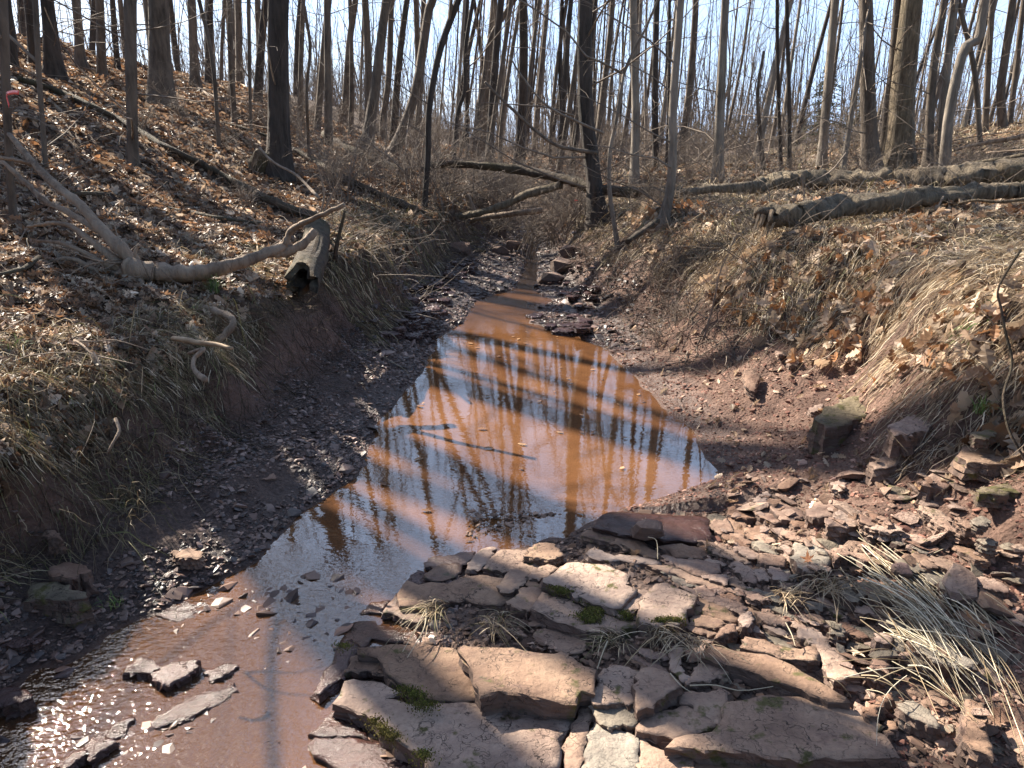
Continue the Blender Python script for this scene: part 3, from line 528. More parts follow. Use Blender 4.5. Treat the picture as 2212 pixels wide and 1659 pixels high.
("F 1335 1010 1540 1000 1850 940 2212 965 H 300 1040 480 1080 700 1150 850 1230 990 1290 930 1360 1030 1400 1090 1510 1200 1700 F 2212 1700 1800 1640 1400 1590 1190 1590 1080 1600 750 1560 590 1560 700 1450 1150 1370 1230 1270", .022, .07, 's', "widest smooth slab on the bottom right, crossed by a soft shadow band"),
("F 230 1430 400 1560 620 1640 900 1700 900 1900 240 1900", -.01, .05, 's', "rough brown slab in the bottom gap left of the widest smooth slab"),
("F 950 1660 1200 1670 1400 1640 1900 1710 2212 1750 2212 1950 950 1950", -.015, .04, 's', "lower step showing under the widest smooth slab at the bottom edge"),
("F 1010 470 1080 320 1220 330 1450 390 1800 440 2212 620 H 350 830 560 960 600 1020 330 1000 F 2212 850 1900 750 1650 640 1320 560 1200 510", .03, .06, 's', "long diagonal tan slab with a deep shadow under its front, above the widest slab"),
("F 890 690 980 560 1010 540 1320 590 1330 680 1200 690 1100 740 950 760 830 790", .006, .05, 's', "lumpy pink block left of the long diagonal slab"),
("F 1490 340 1560 220 1800 260 2212 370 H 160 300 210 400 240 530 H 0 500 F 2100 500 1850 420 1700 400", .02, .04, 's', "long sunlit pink slab behind the diagonal tan slab"),
("H 160 290 330 250 360 370 530 370 620 560 720 680 500 740 420 740 330 620 250 480", .012, .04, 's', "smooth tan slab at the right end of the sunlit strips with a leaf on it"),
("H 0 100 150 110 280 200 350 260 160 290 0 200", .01, .03, 's', "small tan slab behind the smooth one that carries a leaf"),
("F 640 600 630 440 660 360 760 370 770 640 850 680 840 740 760 740", .006, .05, 's', "narrow upright tan block with yellow moss at its side"),
("H 920 170 1050 160 1120 220 1100 290 950 270", .035, .06, 'h', "pink topped cube among the loose stones beside the straw"),
("H 1430 210 1550 240 1800 280 1950 400 2150 550 2060 590 1750 520 1500 390 1400 290", .02, .06, 'y', "grey-green boulder under the straw"),
("H 1200 1040 1400 1010 1560 1100 1650 1200 1720 1310 1500 1250 1380 1210 1250 1130", .02, .06, 'y', "olive grey block in front of the straw, bottom right"),
("H 2030 1000 2250 1040 2350 1659 2100 1550 2000 1400 1990 1250", .04, .06, 's', "brown slab leaning in the bottom right corner"),
("H 800 1060 900 1030 1100 900 1130 980 930 1130 870 1200", .02, .04, 'h', "orange brown stone beside the widest slab"),
("H 820 600 960 400 1100 480 1050 620 930 600", .03, .04, 'h', "dark pyramid shaped stone above the olive grey block"),
("C 1720 770 1850 770 2000 810 2030 900 1800 900 1720 870", .006, .04, 'h', "ribbed brown block in the middle of the rubble"),
("H 380 60 500 60 560 160 470 200 400 160", .02, .04, 'y', "oval grey cobble among the chips"),
("H 1150 190 1270 230 1280 310 1200 380 1160 300", .02, .05, 'y', "upright green-grey stone right of the pink topped cube"),
("H 1220 400 1380 350 1500 420 1620 540 1480 560 1300 500", .01, .05, 'y', "flat grey stone with a red patch under the straw"),
("F 1180 230 1250 110 1310 60 1420 60 1430 160 1300 180", .02, .04, 'h', "jumbled red lump between two dry grass clumps"),
("C 1480 1570 1560 1480 1640 1560 1620 1640 F 1500 90", .02, .05, 'h', "dark round shouldered stone beside the jumbled red lump"),
("C 1700 1500 1850 1470 2060 1590 F 2050 60 1900 40 1750 0", .004, .04, 'h', "dull red slab behind the sunlit strips"),
("H 690 1020 740 1040 790 1120 740 1180 700 1100", .015, .03, 'h', "small tan pebble stone wedged against the widest slab"),
("H 1080 1240 1150 1250 1150 1400 1080 1400", .005, .04, 'h', "small red upright chip at the corner of the widest slab"),
("G 1700 1080 1900 1080 2180 1180 2100 1330 1900 1250", .01, .04, 'y', "brown slab under the back part of the straw"),
("G 2050 1250 2212 1200 2330 1300 2300 1420 2120 1400", .02, .04, 'y', "dull slab right of the brown slab under the straw"),
]
KM = dict(s='slab', w='wetslab', h='shale', y='grey', m='mossy')
for i, (poly, dz, th, k, lab) in enumerate(SL):
    pts = trace(poly); mc = np.mean(pts, 0); pts = [tuple(mc+(np.array(p)-mc)*(1+3.5/max(30, np.linalg.norm(np.array(p)-mc)))) for p in pts]; c0 = np.array([at_z(x, y, .06)[:2] for x, y in pts]).mean(0)
    r = random.Random(i); zc = outcrop(*c0)+dz*1.15+r.uniform(-.002, .002)
    if dz < -.015: zc = max(zc, .012)
    o = prism('flat_rock', pts, zc, th+.02, M[KM[k]], dip=(r.uniform(-.02, .03), -.05+r.uniform(-.02, .02)), seed=i, rug=1.0 if k in 'sw' else 1.2)
    tag(o, lab, 'rock slab' if k in 'sw' else 'stone', 'sandstone slabs and blocks of the outcrop')
    if k in 'hym': o.name = 'stone_block'
def moss_on(slab_i, pts, n, label_n):
    pass

# ------------------------------------------------------------------ single rocks traced in view pixels
def rock(name, poly, zc, thick, k, lab, cat='rock', dip=(0, -.1), seed=0, rug=2.0, grp=None, taper=.0):
    pc = np.mean(trace('V '+poly), 0); gz = at_g(*pc); name_in = name
    if name == 'rock' and cat == 'rock' and gz[2] > zc-thick*.45 and k != 'wetslab' and gz[1] < 4.5: zc = at_z(*pc, zc)[2]; zc = max(zc, min(float(H(*at_z(*pc, zc)[:2]))+thick*.2, zc+.06))
    o = prism(name, trace('V '+poly), zc, thick, M[k], dip, seed, rug, taper=taper); tag(o, lab, cat, grp); return o
R_ = [  # outline of the top face, z, thickness, material, label, dip
("1757 905 1782 880 1830 858 1868 850 1889 860 1892 885 1870 900 1830 915 1785 925", .34, .16, 'mossy', "large dark boulder with a mossy top below the right bank", (.0, .22)),
("1923 915 1975 895 2005 905 2008 925 1960 940 1930 945", .38, .09, 'shale', "squarish brown rock right of the mossy boulder", (.1, .1)),
("1877 1000 1905 985 1970 975 1978 985 1950 1000 1885 1016", .30, .08, 'shale', "long brick shaped red rock tilted above its shadow", (.15, .1)),
("2065 985 2085 958 2105 953 2150 965 2192 988 2195 1000 2150 1003 2090 998", .42, .07, 'slab', "pale flat topped rock on the right bank edge", (.0, -.1)),
("1990 1045 2010 1022 2040 1010 2068 1030 2075 1045 2040 1055", .26, .10, 'shale', "brown pointed rock in front of the brick shaped rock", (.0, .1)),
("2115 1052 2160 1045 2230 1040 2240 1062 2150 1070 2118 1065", .33, .05, 'mossy', "upper one of two mossy ledges at the right edge", (.0, .0)),
("2125 1080 2170 1072 2240 1072 2240 1095 2160 1095", .25, .08, 'mossy', "lower one of two mossy ledges at the right edge", (.0, .0)),
("2100 935 2140 925 2150 935 2130 950 2105 952", .44, .04, 'mossy', "small yellow mossy rock above the pale flat topped rock", (.0, .0)),
("1748 880 1778 872 1780 884 1752 890", .20, .03, 'shale', "small red stone at the left foot of the mossy boulder", (0, 0)),
("1520 718 1545 708 1552 716 1540 728 1522 730", .13, .05, 'mossy', "small mossy stone by the sapling on the right shore", (0, 0)),
("1606 800 1625 795 1640 815 1630 845 1612 835", .26, .05, 'shale', "flat upright stone in the middle of the right mud slope", (0, .3)),
("1675 755 1715 748 1722 755 1680 768", .30, .03, 'shale', "long thin stone on the mud below the grass", (0, 0)),
("1702 772 1725 770 1722 785 1705 790", .28, .03, 'shale', "dark angular stone beside the thin one on the mud", (0, 0)),
("50 1300 70 1262 100 1258 140 1264 178 1277 190 1290 150 1300", .13, .13, 'mossy', "big dark rock with a sunlit brown top on the left gravel", (.05, .1)),
("100 1235 130 1218 175 1218 195 1232 150 1245", .16, .09, 'shale', "purple grey rock in shade behind the big dark rock", (0, 0)),
("96 1145 125 1150 137 1165 105 1160", .24, .06, 'shale', "dark stone half buried at the foot of the left bank", (0, 0)),
("370 1195 405 1185 440 1193 432 1202 385 1205", .05, .05, 'slab', "tan stone in sunlight at the tip of the gravel bar", (0, 0)),
("5 1395 15 1375 60 1370 92 1375 70 1390", .08, .08, 'wetslab', "wet dark rock near the left edge of the riffle", (0, 0)),
("270 1440 300 1420 330 1425 350 1440 320 1455 280 1450", .045, .09, 'wetslab', "left stone of the dark pair in the riffle", (0, 0)),
("325 1458 370 1430 420 1425 430 1440 390 1465 350 1478", .05, .09, 'wetslab', "right stone of the dark pair in the riffle", (0, 0)),
("325 1560 380 1520 450 1490 505 1475 515 1490 470 1520 400 1555 340 1572", .03, .06, 'wetslab', "long low glittering rock in the middle of the riffle", (0, 0)),
("290 1510 340 1500 345 1512 310 1525", .02, .04, 'wetslab', "small glinting rock left of the long low one in the riffle", (0, 0)),
("440 1450 500 1430 515 1440 480 1465 450 1470", .03, .05, 'wetslab', "flat wet rock behind the long low one", (0, 0)),
("120 1660 160 1620 185 1612 190 1625 150 1659", .05, .06, 'wetslab', "wet blade of rock at the bottom left edge", (0, 0)),
("186 1605 200 1590 235 1590 250 1600 210 1625 195 1640", .05, .06, 'wetslab', "pale tipped wet rock beside the wet blade", (0, 0)),
("212 1620 240 1570 285 1545 290 1555 260 1590 235 1615", .03, .05, 'wetslab', "thin glinting ridge of rock above the pale tipped rock", (0, 0)),
("-20 1480 30 1480 60 1490 70 1505 40 1520 -20 1520", .07, .1, 'wetslab', "rock with white frothy glint at the left edge", (0, 0)),
("615 770 640 768 665 780 662 790 635 785", .17, .02, 'shale', "pale flat stone on the dark left slope", (0, 0)),
("640 755 660 752 668 762 650 765", .2, .02, 'shale', "smaller stone just above the pale flat stone on the left slope", (0, 0)),
("410 990 460 985 470 993 420 1002", .10, .02, 'shale', "thin flat stone on the left gravel in shadow", (0, 0)),
("345 1018 378 1015 376 1028 345 1030", .12, .02, 'shale', "small square grey stone in the shade of the left bank", (0, 0)),
("560 1025 590 1020 595 1030 565 1035", .05, .025, 'shale', "dark stone on the left gravel near the pool", (0, 0)),
("500 955 545 945 548 950 505 962", .09, .02, 'shale', "narrow sunlit stone on the left gravel", (0, 0)),
("765 998 785 992 795 1000 780 1010", .025, .03, 'wetslab', "little white edged stone where gravel meets the pool", (0, 0)),
("870 722 890 710 935 705 952 718 930 735 895 742", .03, .03, 'wetslab', "flat grey stone half under water at the left shore", (0, 0)),
]
for i, (p, z, t, k, lab, dip) in enumerate(R_): rock('rock' , p, z-(.022 if k == "wetslab" else 0), t, k, lab, dip=dip, seed=200+i, rug=1.2, taper=-.05 if t > .05 else 0)
# white tipped upright stone
def hull(name, n, size, m, seed, flat=1.):
    r = np.random.RandomState(seed); bm = bmesh.new()
    for _ in range(n):
        q = r.randn(3); q /= np.linalg.norm(q)
        q = np.sign(q)*np.abs(q)**.7*np.array(size)*(.8+.3*r.rand()); bm.verts.new(q)
    g = bmesh.ops.convex_hull(bm, input=bm.verts); bmesh.ops.delete(bm, geom=[e for e in g['geom_interior'] if isinstance(e, bmesh.types.BMVert)], context='VERTS')
    bmesh.ops.triangulate(bm, faces=bm.faces); bmesh.ops.recalc_face_normals(bm, faces=bm.faces)
    me = bpy.data.meshes.new(name); bm.to_mesh(me); bm.free()
    if m: me.materials.append(m)
    return me
o = link('rock', hull('rock', 26, (.10, .08, .19), M['grey'], 5)); o.location = at_y(1083, 512, 12.2); o.rotation_euler = (.1, .15, 0); tag(o, "pale grey upright stone standing in the creek bed", 'rock')
o = link('cobble', hull('cobble', 60, (.036, .03, .026), M['wetslab'], 8)); q = trace('G 1570 1150')[0]; o.location = at_z(*q, .20); tag(o, "round purple grey cobble at the base of the straw", 'cobble')
q = trace('C 330 490')[0]; o = link('rock', hull('rock', 40, (.07, .045, .04), M['shale'], 9)); o.location = at_z(*q, .125); tag(o, "brown knobbly stone on the corner of the broad damp slab", 'rock')
for k, (px, py, z, sx, lab) in enumerate([(1082, 541, .13, .13, "brown boulder in the creek bed under the crossing branches"), (1088, 560, .06, .13, "pale flat boulder nearest in the creek bed"), (1035, 545, .12, .12, "dark boulder left of the brown one in the creek bed"), (1110, 530, .16, .13, "tall grey brown boulder right of the pale upright stone"),(1000, 540, .2, .2, "root-bound dark boulder at the left of the creek bed"), (1190, 600, .08, .16, "dark rock at the right shore above the narrow pool"), (1215, 575, .14, .17, "dark rock standing in the right bank beside the creek"), (1240, 545, .25, .2, "dark rock farthest up the right side of the creek")]):
    o = link('rock', hull('rock', 22, (sx, sx*.7, sx*(.35 if k == 1 else .6)), M['rot'] if k == 2 else M['shale'], 30+k)); o.location = at_z(px, py, z); tag(o, lab, 'rock')
# broken shale shelves either side of the narrow upper pool
for k in range(120):
    r = random.Random(900+k); left = k < 76
    if left: py = r.uniform(560, 722); px = r.uniform(870, 1010) if py > 600 else r.uniform(960, 1085)
    else: py = r.uniform(550, 715); px = r.uniform(1185, 1285) if py < 640 or py > 700 else r.uniform(1145, 1290)
    if left and px > 1000-(py-600)*.85: px -= 60
    w_ = r.uniform(14, 40)*(.5+(py-560)/160); h_ = w_*r.uniform(.12, .25); n = 6
    pts = ' '.join(f"{px+w_*.5*math.cos(a)*r.uniform(.8,1.1):.1f} {py+h_*.5*math.sin(a)*r.uniform(.8,1.1):.1f}" for a in [i*2*math.pi/n+.3 for i in range(n)])
    P = at_g(px, py); rock('shale_plate', pts, P[2]+.025, .04, 'wetslab', "wet dark shale plate on the shore of the upper pool, left side" if left else "wet dark shale plate on the shore of the upper pool, right side", 'shale plate', (r.uniform(-.1, .1), r.uniform(-.15, .1)), 900+k, 1.5, 'shale plates beside the upper pool')
# ------------------------------------------------------------------ chips: 280 loose stones one by one, the rest as gravel
CH = [hull('stone_chip', 15+k % 5, (1, .72, .17+.06*(k % 3)), None, 50+k) for k in range(8)]
CHM = []
for mk in ('shale', 'slab', 'wetslab', 'grey'):
    for k in range(5):
        q = CH[k].copy(); q.materials.append(M[mk]); CHM.append(q)
def topz(x, y):
    z = float(H(x, y))
    for E, zc in DOWN:
        if abs(E[:, 0].mean()-x) < .6 and abs(E[:, 1].mean()-y) < .5:
            a, b = E, np.roll(E, -1, 0); s = (a[:, 1] > y) != (b[:, 1] > y)
            c = (s & (x < (b[:, 0]-a[:, 0])*(y-a[:, 1])/(b[:, 1]-a[:, 1]+1e-12)+a[:, 0])).sum()
            if c % 2: z = max(z, zc)
    return z
r = random.Random(3); cnt = 0; ZN = [("1560 1030 2080 1200", 120, "loose red shale fragment in the strip between pool and right bank"), ("1620 1150 2212 1650", 150, "loose stone in the rubble around the straw, bottom right"), ("1380 760 1760 1000", 35, "small stone lying on the right mud slope"), ("300 900 760 1180", 30, "small flat stone on the left gravel bar")]
for box, n, lab in ZN:
    x0, y0, x1, y1 = map(float, box.split())
    for _ in range(n):
        while True:
            px, py = r.uniform(x0, x1), r.uniform(y0, y1)
            if 'rubble' in lab and (px-1640)*.95 < (py-1180)*.55 : continue
            break
        P = at_g(px, py); 
        if P[2] < .012: continue
        big = 'rubble' in lab or 'strip' in lab
        s = math.exp(r.gauss(-3.45 if big else -4.2, .45)); me = r.choice(CHM[5:10]+CHM[:5]+(CHM[15:] if 'rubble' in lab else CHM[:5]))
        z = topz(P[0], P[1]); o = link('stone_chip', me); o.location = (P[0], P[1], z+s*.12); o.scale = (s, s*r.uniform(.6, 1), s*r.uniform(.5, 1.1)); o.rotation_euler = (r.gauss(0, .22), r.gauss(0, .22), r.uniform(0, 6.3))
        tag(o, lab, 'stone', lab.replace('loose stone', 'loose stones').replace('fragment', 'fragments').replace('small stone', 'small stones').replace('small flat stone', 'small flat stones')); cnt += 1
def scatter(name, meshes, Ps, Sc, cols, m, seed, tilt=.25, sink=.1, nrm=None):
    """merge many copies of small template meshes into one stuff object"""
    r = np.random.RandomState(seed); n = len(Ps); which = r.randint(0, len(meshes), n); Vs, Fs, Cs, o = [], [], [], 0
    for w in range(len(meshes)):
        me = meshes[w]; tv = np.array([v.co for v in me.vertices]); tf = np.array([p.vertices[:] for p in me.polygons]); ii = np.nonzero(which == w)[0]
        if not len(ii): continue
        k = len(ii); a = r.rand(k)*2*math.pi; tx = r.randn(k)*tilt; ty = r.randn(k)*tilt
        if nrm is not None: tx = tx-nrm[ii, 1]; ty = ty+nrm[ii, 0]       # lean with the slope
        ca, sa = np.cos(a), np.sin(a); z0 = np.zeros(k); o1 = np.ones(k)
        Rz = np.stack([np.stack([ca, -sa, z0], 1), np.stack([sa, ca, z0], 1), np.stack([z0, z0, o1], 1)], 1)
        cx, sx = np.cos(tx), np.sin(tx); Rx = np.stack([np.stack([o1, z0, z0], 1), np.stack([z0, cx, -sx], 1), np.stack([z0, sx, cx], 1)], 1)
        cy_, sy = np.cos(ty), np.sin(ty); Ry = np.stack([np.stack([cy_, z0, sy], 1), np.stack([z0, o1, z0], 1), np.stack([-sy, z0, cy_], 1)], 1)
        R = Ry @ Rx @ Rz; s = Sc[ii]; s = s[:, None]*np.ones(3) if s.ndim == 1 else s
        V = np.einsum('nij,nvj->nvi', R, tv[None]*s[:, None, :])+Ps[ii][:, None, :]
        Vs.append(V.reshape(-1, 3)); nv = len(tv); Fs.append((tf[None]+(o+np.arange(k)*nv)[:, None, None]).reshape(-1, tf.shape[1])); o += k*nv
        Cs.append(np.repeat(cols[ii], nv, 0))
    return link(name, mesh(name, np.vstack(Vs), [np.vstack(Fs)], m, smooth=False, tint=np.vstack(Cs)))
def sample(n, x0, x1, y0, y1, seed, near=1.0):
    r = np.random.RandomState(seed); u = r.rand(n); y = (y0+2)*((y1+2)/(y0+2))**u-2 if near else y0+(y1-y0)*u
    return x0+(x1-x0)*r.rand(n), y, r
def palette(r, n, cols, v=.25):
    c = np.array(cols)[r.randint(0, len(cols), n)]; return c*np.exp(v*r.randn(n, 1))
LOW = CH[:6]
x, y, r = sample(130000, -2.0, .3, 1.7, 7.5, 21); z = H(x, y); k = (fbm(x+2, y, 3, 2.2)+.42 > .6*r.rand(len(x))) & (z > .006) & (z < .30+.1*fbm(x, y, 2, 2)) & (y < 7.2) & ((x < -.2)); x, y, z = x[k], y[k], z[k]
s = np.exp(np.random.RandomState(1).randn(len(x))*.55-4.95); scatter('gravel', LOW, np.stack([x, y, z+s*.12], 1), s, palette(r, len(x), [(.09, .054, .043), (.13, .08, .06), (.18, .11, .085), (.065, .05, .045), (.25, .165, .13)]), M['stone'], 5, .3)
tag(bpy.data.objects['gravel'], "dark wet shale gravel bar along the left side of the pool", 'gravel', kind='stuff')
x, y, r = sample(58000, .3, 2.6, .5, 7.5, 22); z = H(x, y); k = (z > .004) & (z < .55) & ~((y < 2.9) & (x < .75+.25*fbm(x, y, 2, 3))); x, y, z = x[k], y[k], z[k]
s = np.exp(np.random.RandomState(2).randn(len(x))*.5-5.15); scatter('rubble', LOW, np.stack([x, y, z+s*.1], 1), s, palette(r, len(x), [(.19, .09, .065), (.26, .14, .10), (.15, .07, .05), (.36, .22, .165), (.12, .055, .04)]), M['drys'], 6, .35)
tag(bpy.data.objects['rubble'], "crumbs of red shale and clods of mud on the right shore", 'rubble', kind='stuff')
x, y, r = sample(9000, -.5, 1.3, 1.35, 3.0, 23, 0); 
k = np.array([shore_d(a, b) > .05 for a, b in zip(x, y)]) & ~((x < -.2) & (y > 2.3)); x, y = x[k], y[k]; z = H(x, y); z = np.maximum(z, np.array([outcrop(a, b) for a, b in zip(x, y)])-.045)+.004
s = np.exp(np.random.RandomState(3).randn(len(x))*.45-4.7); scatter('shale_crumbs', LOW, np.stack([x, y, z], 1), s, palette(r, len(x), [(.15, .095, .068), (.22, .14, .10), (.10, .062, .045), (.30, .2, .145)]), M['drys'], 7, .3)
tag(bpy.data.objects['shale_crumbs'], "crumbled shale filling the cracks of the outcrop", 'rubble', kind='stuff')
r = random.Random(44); made = 0
for k in range(900):
    if made >= 110: break
    px, py = r.uniform(1370, 2150), r.uniform(1105, 1500); P = at_z(px, py, .08); P = at_z(px, py, outcrop(P[0], P[1])); P = at_z(px, py, outcrop(P[0], P[1]))
    if shore_d(P[0], P[1]) < .05 or (px > 1850 and py > 1400) or topz(P[0], P[1]) > float(H(P[0], P[1]))+.012: continue
    w_, h_ = r.uniform(18, 52), r.uniform(5, 12); a0 = math.radians(r.gauss(20, 7)); n = r.choice((5, 6, 7)); pts = []
    for i in range(n):
        a = i*2*math.pi/n+r.uniform(-.3, .3); X_, Y_ = w_*math.cos(a), h_*math.sin(a); pts.append((px+X_*math.cos(a0)-Y_*math.sin(a0), py+X_*math.sin(a0)+Y_*math.cos(a0)))
    zt = float(H(P[0], P[1]))+r.uniform(.008, .028); rock('shale_sliver', ' '.join(f"{a:.0f} {b:.0f}" for a, b in pts), zt, .035, r.choice(('shale', 'shale', 'slab', 'grey')), "thin bedded sliver of red shale standing between the larger blocks", 'stone', (r.uniform(-.12, .12), r.uniform(-.15, .05)), 1200+k, 1.1, 'thin shale slivers of the outcrop'); made += 1
r = random.Random(12)
for k in range(13):
    px, py = [(150, 1440), (330, 1380), (470, 1400), (560, 1460), (430, 1540), (580, 1580), (250, 1600), (90, 1560), (380, 1640), (560, 1650), (640, 1500), (250, 1350), (420, 1290)][k]; w_, h_ = r.uniform(60, 110), r.uniform(28, 46); a0 = r.uniform(-.5, -.2)
    pts = []
    for i in range(6):
        a = i*2*math.pi/6+r.uniform(-.2, .2); X_, Y_ = w_*math.cos(a), h_*math.sin(a); pts.append((px+X_*math.cos(a0)-Y_*math.sin(a0), py+X_*math.sin(a0)+Y_*math.cos(a0)))
    rock('submerged_rock', ' '.join(f"{a:.0f} {b:.0f}" for a, b in pts), -.008+r.uniform(-.006, .006), .05, 'wetslab', "rock slab just under the water of the riffle", 'rock slab', (r.uniform(-.04, .04), r.uniform(-.05, .03)), 700+k, 1.2, 'slabs under the riffle')
x, y, r = sample(26000, -1.5, 1.6, 5.6, 14, 26); z = H(x, y); k = (z > .004) & (z < .4+.15*fbm(x, y, 2, 2)); x, y, z = x[k], y[k], z[k]
s = np.exp(np.random.RandomState(5).randn(len(x))*.55-4.35); scatter('creek_shale', LOW, np.stack([x, y, z+s*.1], 1), s, palette(r, len(x), [(.08, .05, .04), (.13, .08, .06), (.18, .115, .09), (.06, .045, .04)]), M['stone'], 9, .25)
tag(bpy.data.objects['creek_shale'], "dark flakes of shale strewn beside the upper creek", 'gravel', kind='stuff')
# bits standing out of the riffle
x, y, r = sample(1500, -1.9, -.55, 1.3, 2.5, 24, 0); z = np.full(len(x), -.004); k = fbm(x*2, y*3, 3, 2) > .08; x, y, z = x[k], y[k], z[k]
s = np.exp(np.random.RandomState(4).randn(len(x))*.5-4.2); scatter('riffle_stones', LOW, np.stack([x, y, z-s*.05], 1), s, palette(r, len(x), [(.12, .07, .05), (.20, .11, .075), (.08, .05, .045)]), M['stone'], 8, .25)
tag(bpy.data.objects['riffle_stones'], "small wet stones breaking the surface of the riffle", 'gravel', kind='stuff')

# ------------------------------------------------------------------ leaves
def leafmesh(name, lobes, L=1., curl=.35, seed=0):
    r = random.Random(seed); out = []
    if lobes:
        for i in range(lobes*2+1):
            t = i/(lobes*2); w = math.sin(math.pi*min(1, t*.93+.05))*.36*(1 if i % 2 else .5)*r.uniform(.8, 1.2); out.append((t*L-.5*L, w))
    else: out = [(-.5, 0.0), (-.2, .2), (.2, .22), (.5, 0)]
    V, Fc = [], []
    for (x, w) in out:
        zc = curl*(x*x)*.6; V += [(x, -w, zc+w*w*curl*3), (x, 0, zc), (x, w, zc+w*w*curl*3)]
    for i in range(len(out)-1): a = i*3; b = a+3; Fc += [(a, b, b+1), (a, b+1, a+1), (a+1, b+1, b+2), (a+1, b+2, a+2)]
    me = bpy.data.meshes.new(name); me.from_pydata(V, [], Fc); return me
LF = [leafmesh('leaf', 4, seed=k, curl=c) for k, c in enumerate((.5, -.4, .9, .2))]; LS = [leafmesh('leaf', 0, seed=k, curl=c) for k, c in enumerate((.6, -.5, 1.2))]
LC = [(.20, .115, .068), (.29, .18, .11), (.14, .082, .05), (.35, .235, .155), (.25, .125, .06), (.40, .29, .20), (.10, .06, .04), (.46, .36, .27)]
def slope(x, y): 
    e = .05; return np.stack([-(H(x+e, y)-H(x-e, y))/(2*e), -(H(x, y+e)-H(x, y-e))/(2*e)], 1)
def leaves(name, n, x0, x1, y0, y1, seed, keep, size, temps, cols, lab, tilt=.4, lift=.012):
    x, y, r = sample(n, x0, x1, y0, y1, seed); k = keep(x, y, H0(x, y), r); x, y = x[k], y[k]; z = H(x, y); d = np.hypot(x, y)
    s = size*np.exp(.25*r.randn(len(x)))*(1+np.clip(d-8, 0, 25)*.05)
    o = scatter(name, temps, np.stack([x, y, z+lift*(.3+r.rand(len(x)))+s*.1], 1), s, palette(r, len(x), cols, .3), M['leaf'], seed, tilt, nrm=slope(x, y)); tag(o, lab, 'leaf litter', kind='stuff'); return o
leaves('leaf_litter', 62000, -5.5, -1.5, .6, 7.5, 31, lambda x, y, z, r: (z > .50) & (r.rand(len(x)) < .95), .062, LF, LC, "brown oak leaves lying thick on the near left slope", .3, .02)
leaves('leaf_litter', 110000, -15, -.8, 6, 30, 32, lambda x, y, z, r: (z > .55), .075, LS, LC, "brown leaves covering the wooded hillside on the left")
leaves('leaf_litter', 26000, .9, 16, 3.0, 26, 33, lambda x, y, z, r: (z > .72) & (r.rand(len(x)) < .8), .08, LS, LC, "dry leaves scattered over the terrace behind the right bank")
leaves('leaf_litter', 6500, 1.3, 4.6, 1.6, 9, 34, lambda x, y, z, r: (z > .36) & (fbm(x, y, 3, 1.6) > -.10), .085, LF, [(.42, .30, .20), (.50, .38, .27), (.34, .22, .14), (.30, .15, .07)], "pale curled leaves caught in the dry grass of the right bank", .6, .05)
leaves('leaf_litter', 500, .3, 1.9, 2.5, 6.5, 35, lambda x, y, z, r: (z > .01) & (z < .5), .045, LF, [(.36, .24, .15), (.5, .38, .27)], "few small leaf scraps on the right mud slope", .5)
leaves('leaf_litter', 20000, -4, 6, 12, 45, 36, lambda x, y, z, r: (z > .25), .11, LS, LC, "leaves on the valley floor beyond the creek bend")
leaves('floating_leaves', 60, -.7, .9, 2.4, 6.5, 37, lambda x, y, z, r: (z < -.02), .035, LF, [(.36, .22, .12), (.25, .13, .07)], "scraps of leaf floating on the pool", .02, 0)
fl = bpy.data.objects['floating_leaves'].data; co = np.zeros(len(fl.vertices)*3, np.float32); fl.vertices.foreach_get('co', co); co = co.reshape(-1, 3); co[:, 2] = .003+np.clip(co[:, 2]-co[:, 2].min(), 0, .006); fl.vertices.foreach_set('co', co.ravel())
# single leaves one can point to
def maple(name, col, seed):
    r = random.Random(seed); pts = []; n = 5
    for i in range(n):
        a = math.radians(-125+250*i/(n-1)); L = [.6, .85, 1.0, .85, .6][i]
        for da, l in ((-.30, .42), (-.16, .72), (-.12, .62), (0, 1.), (.12, .62), (.16, .72), (.30, .42)): pts.append((math.sin(a+da)*L*l*r.uniform(.92, 1.08), math.cos(a+da)*L*l*r.uniform(.92, 1.08)))
    V = [(0, 0, 0)]+[(x, y, .22*(x*x+y*y)+r.uniform(-.05, .05)) for x, y in pts]; V += [(0, -.25, 0), (.03, -.8, .08), (-.01, -.8, .08)]; m_ = len(pts)
    Fc = [(0, i+1, i) for i in range(1, m_)]+[(0, m_+1, m_)]+[(0, 1, m_+1)]+[(m_+1, m_+2, m_+3)]
    me = bpy.data.meshes.new(name); me.from_pydata(V, [], Fc); a = me.color_attributes.new('tint', 'FLOAT_COLOR', 'POINT')
    c = np.ones((len(V), 4), np.float32); c[:, :3] = col; a.data.foreach_set('color', c.ravel()); me.materials.append(M['leaf']); return me
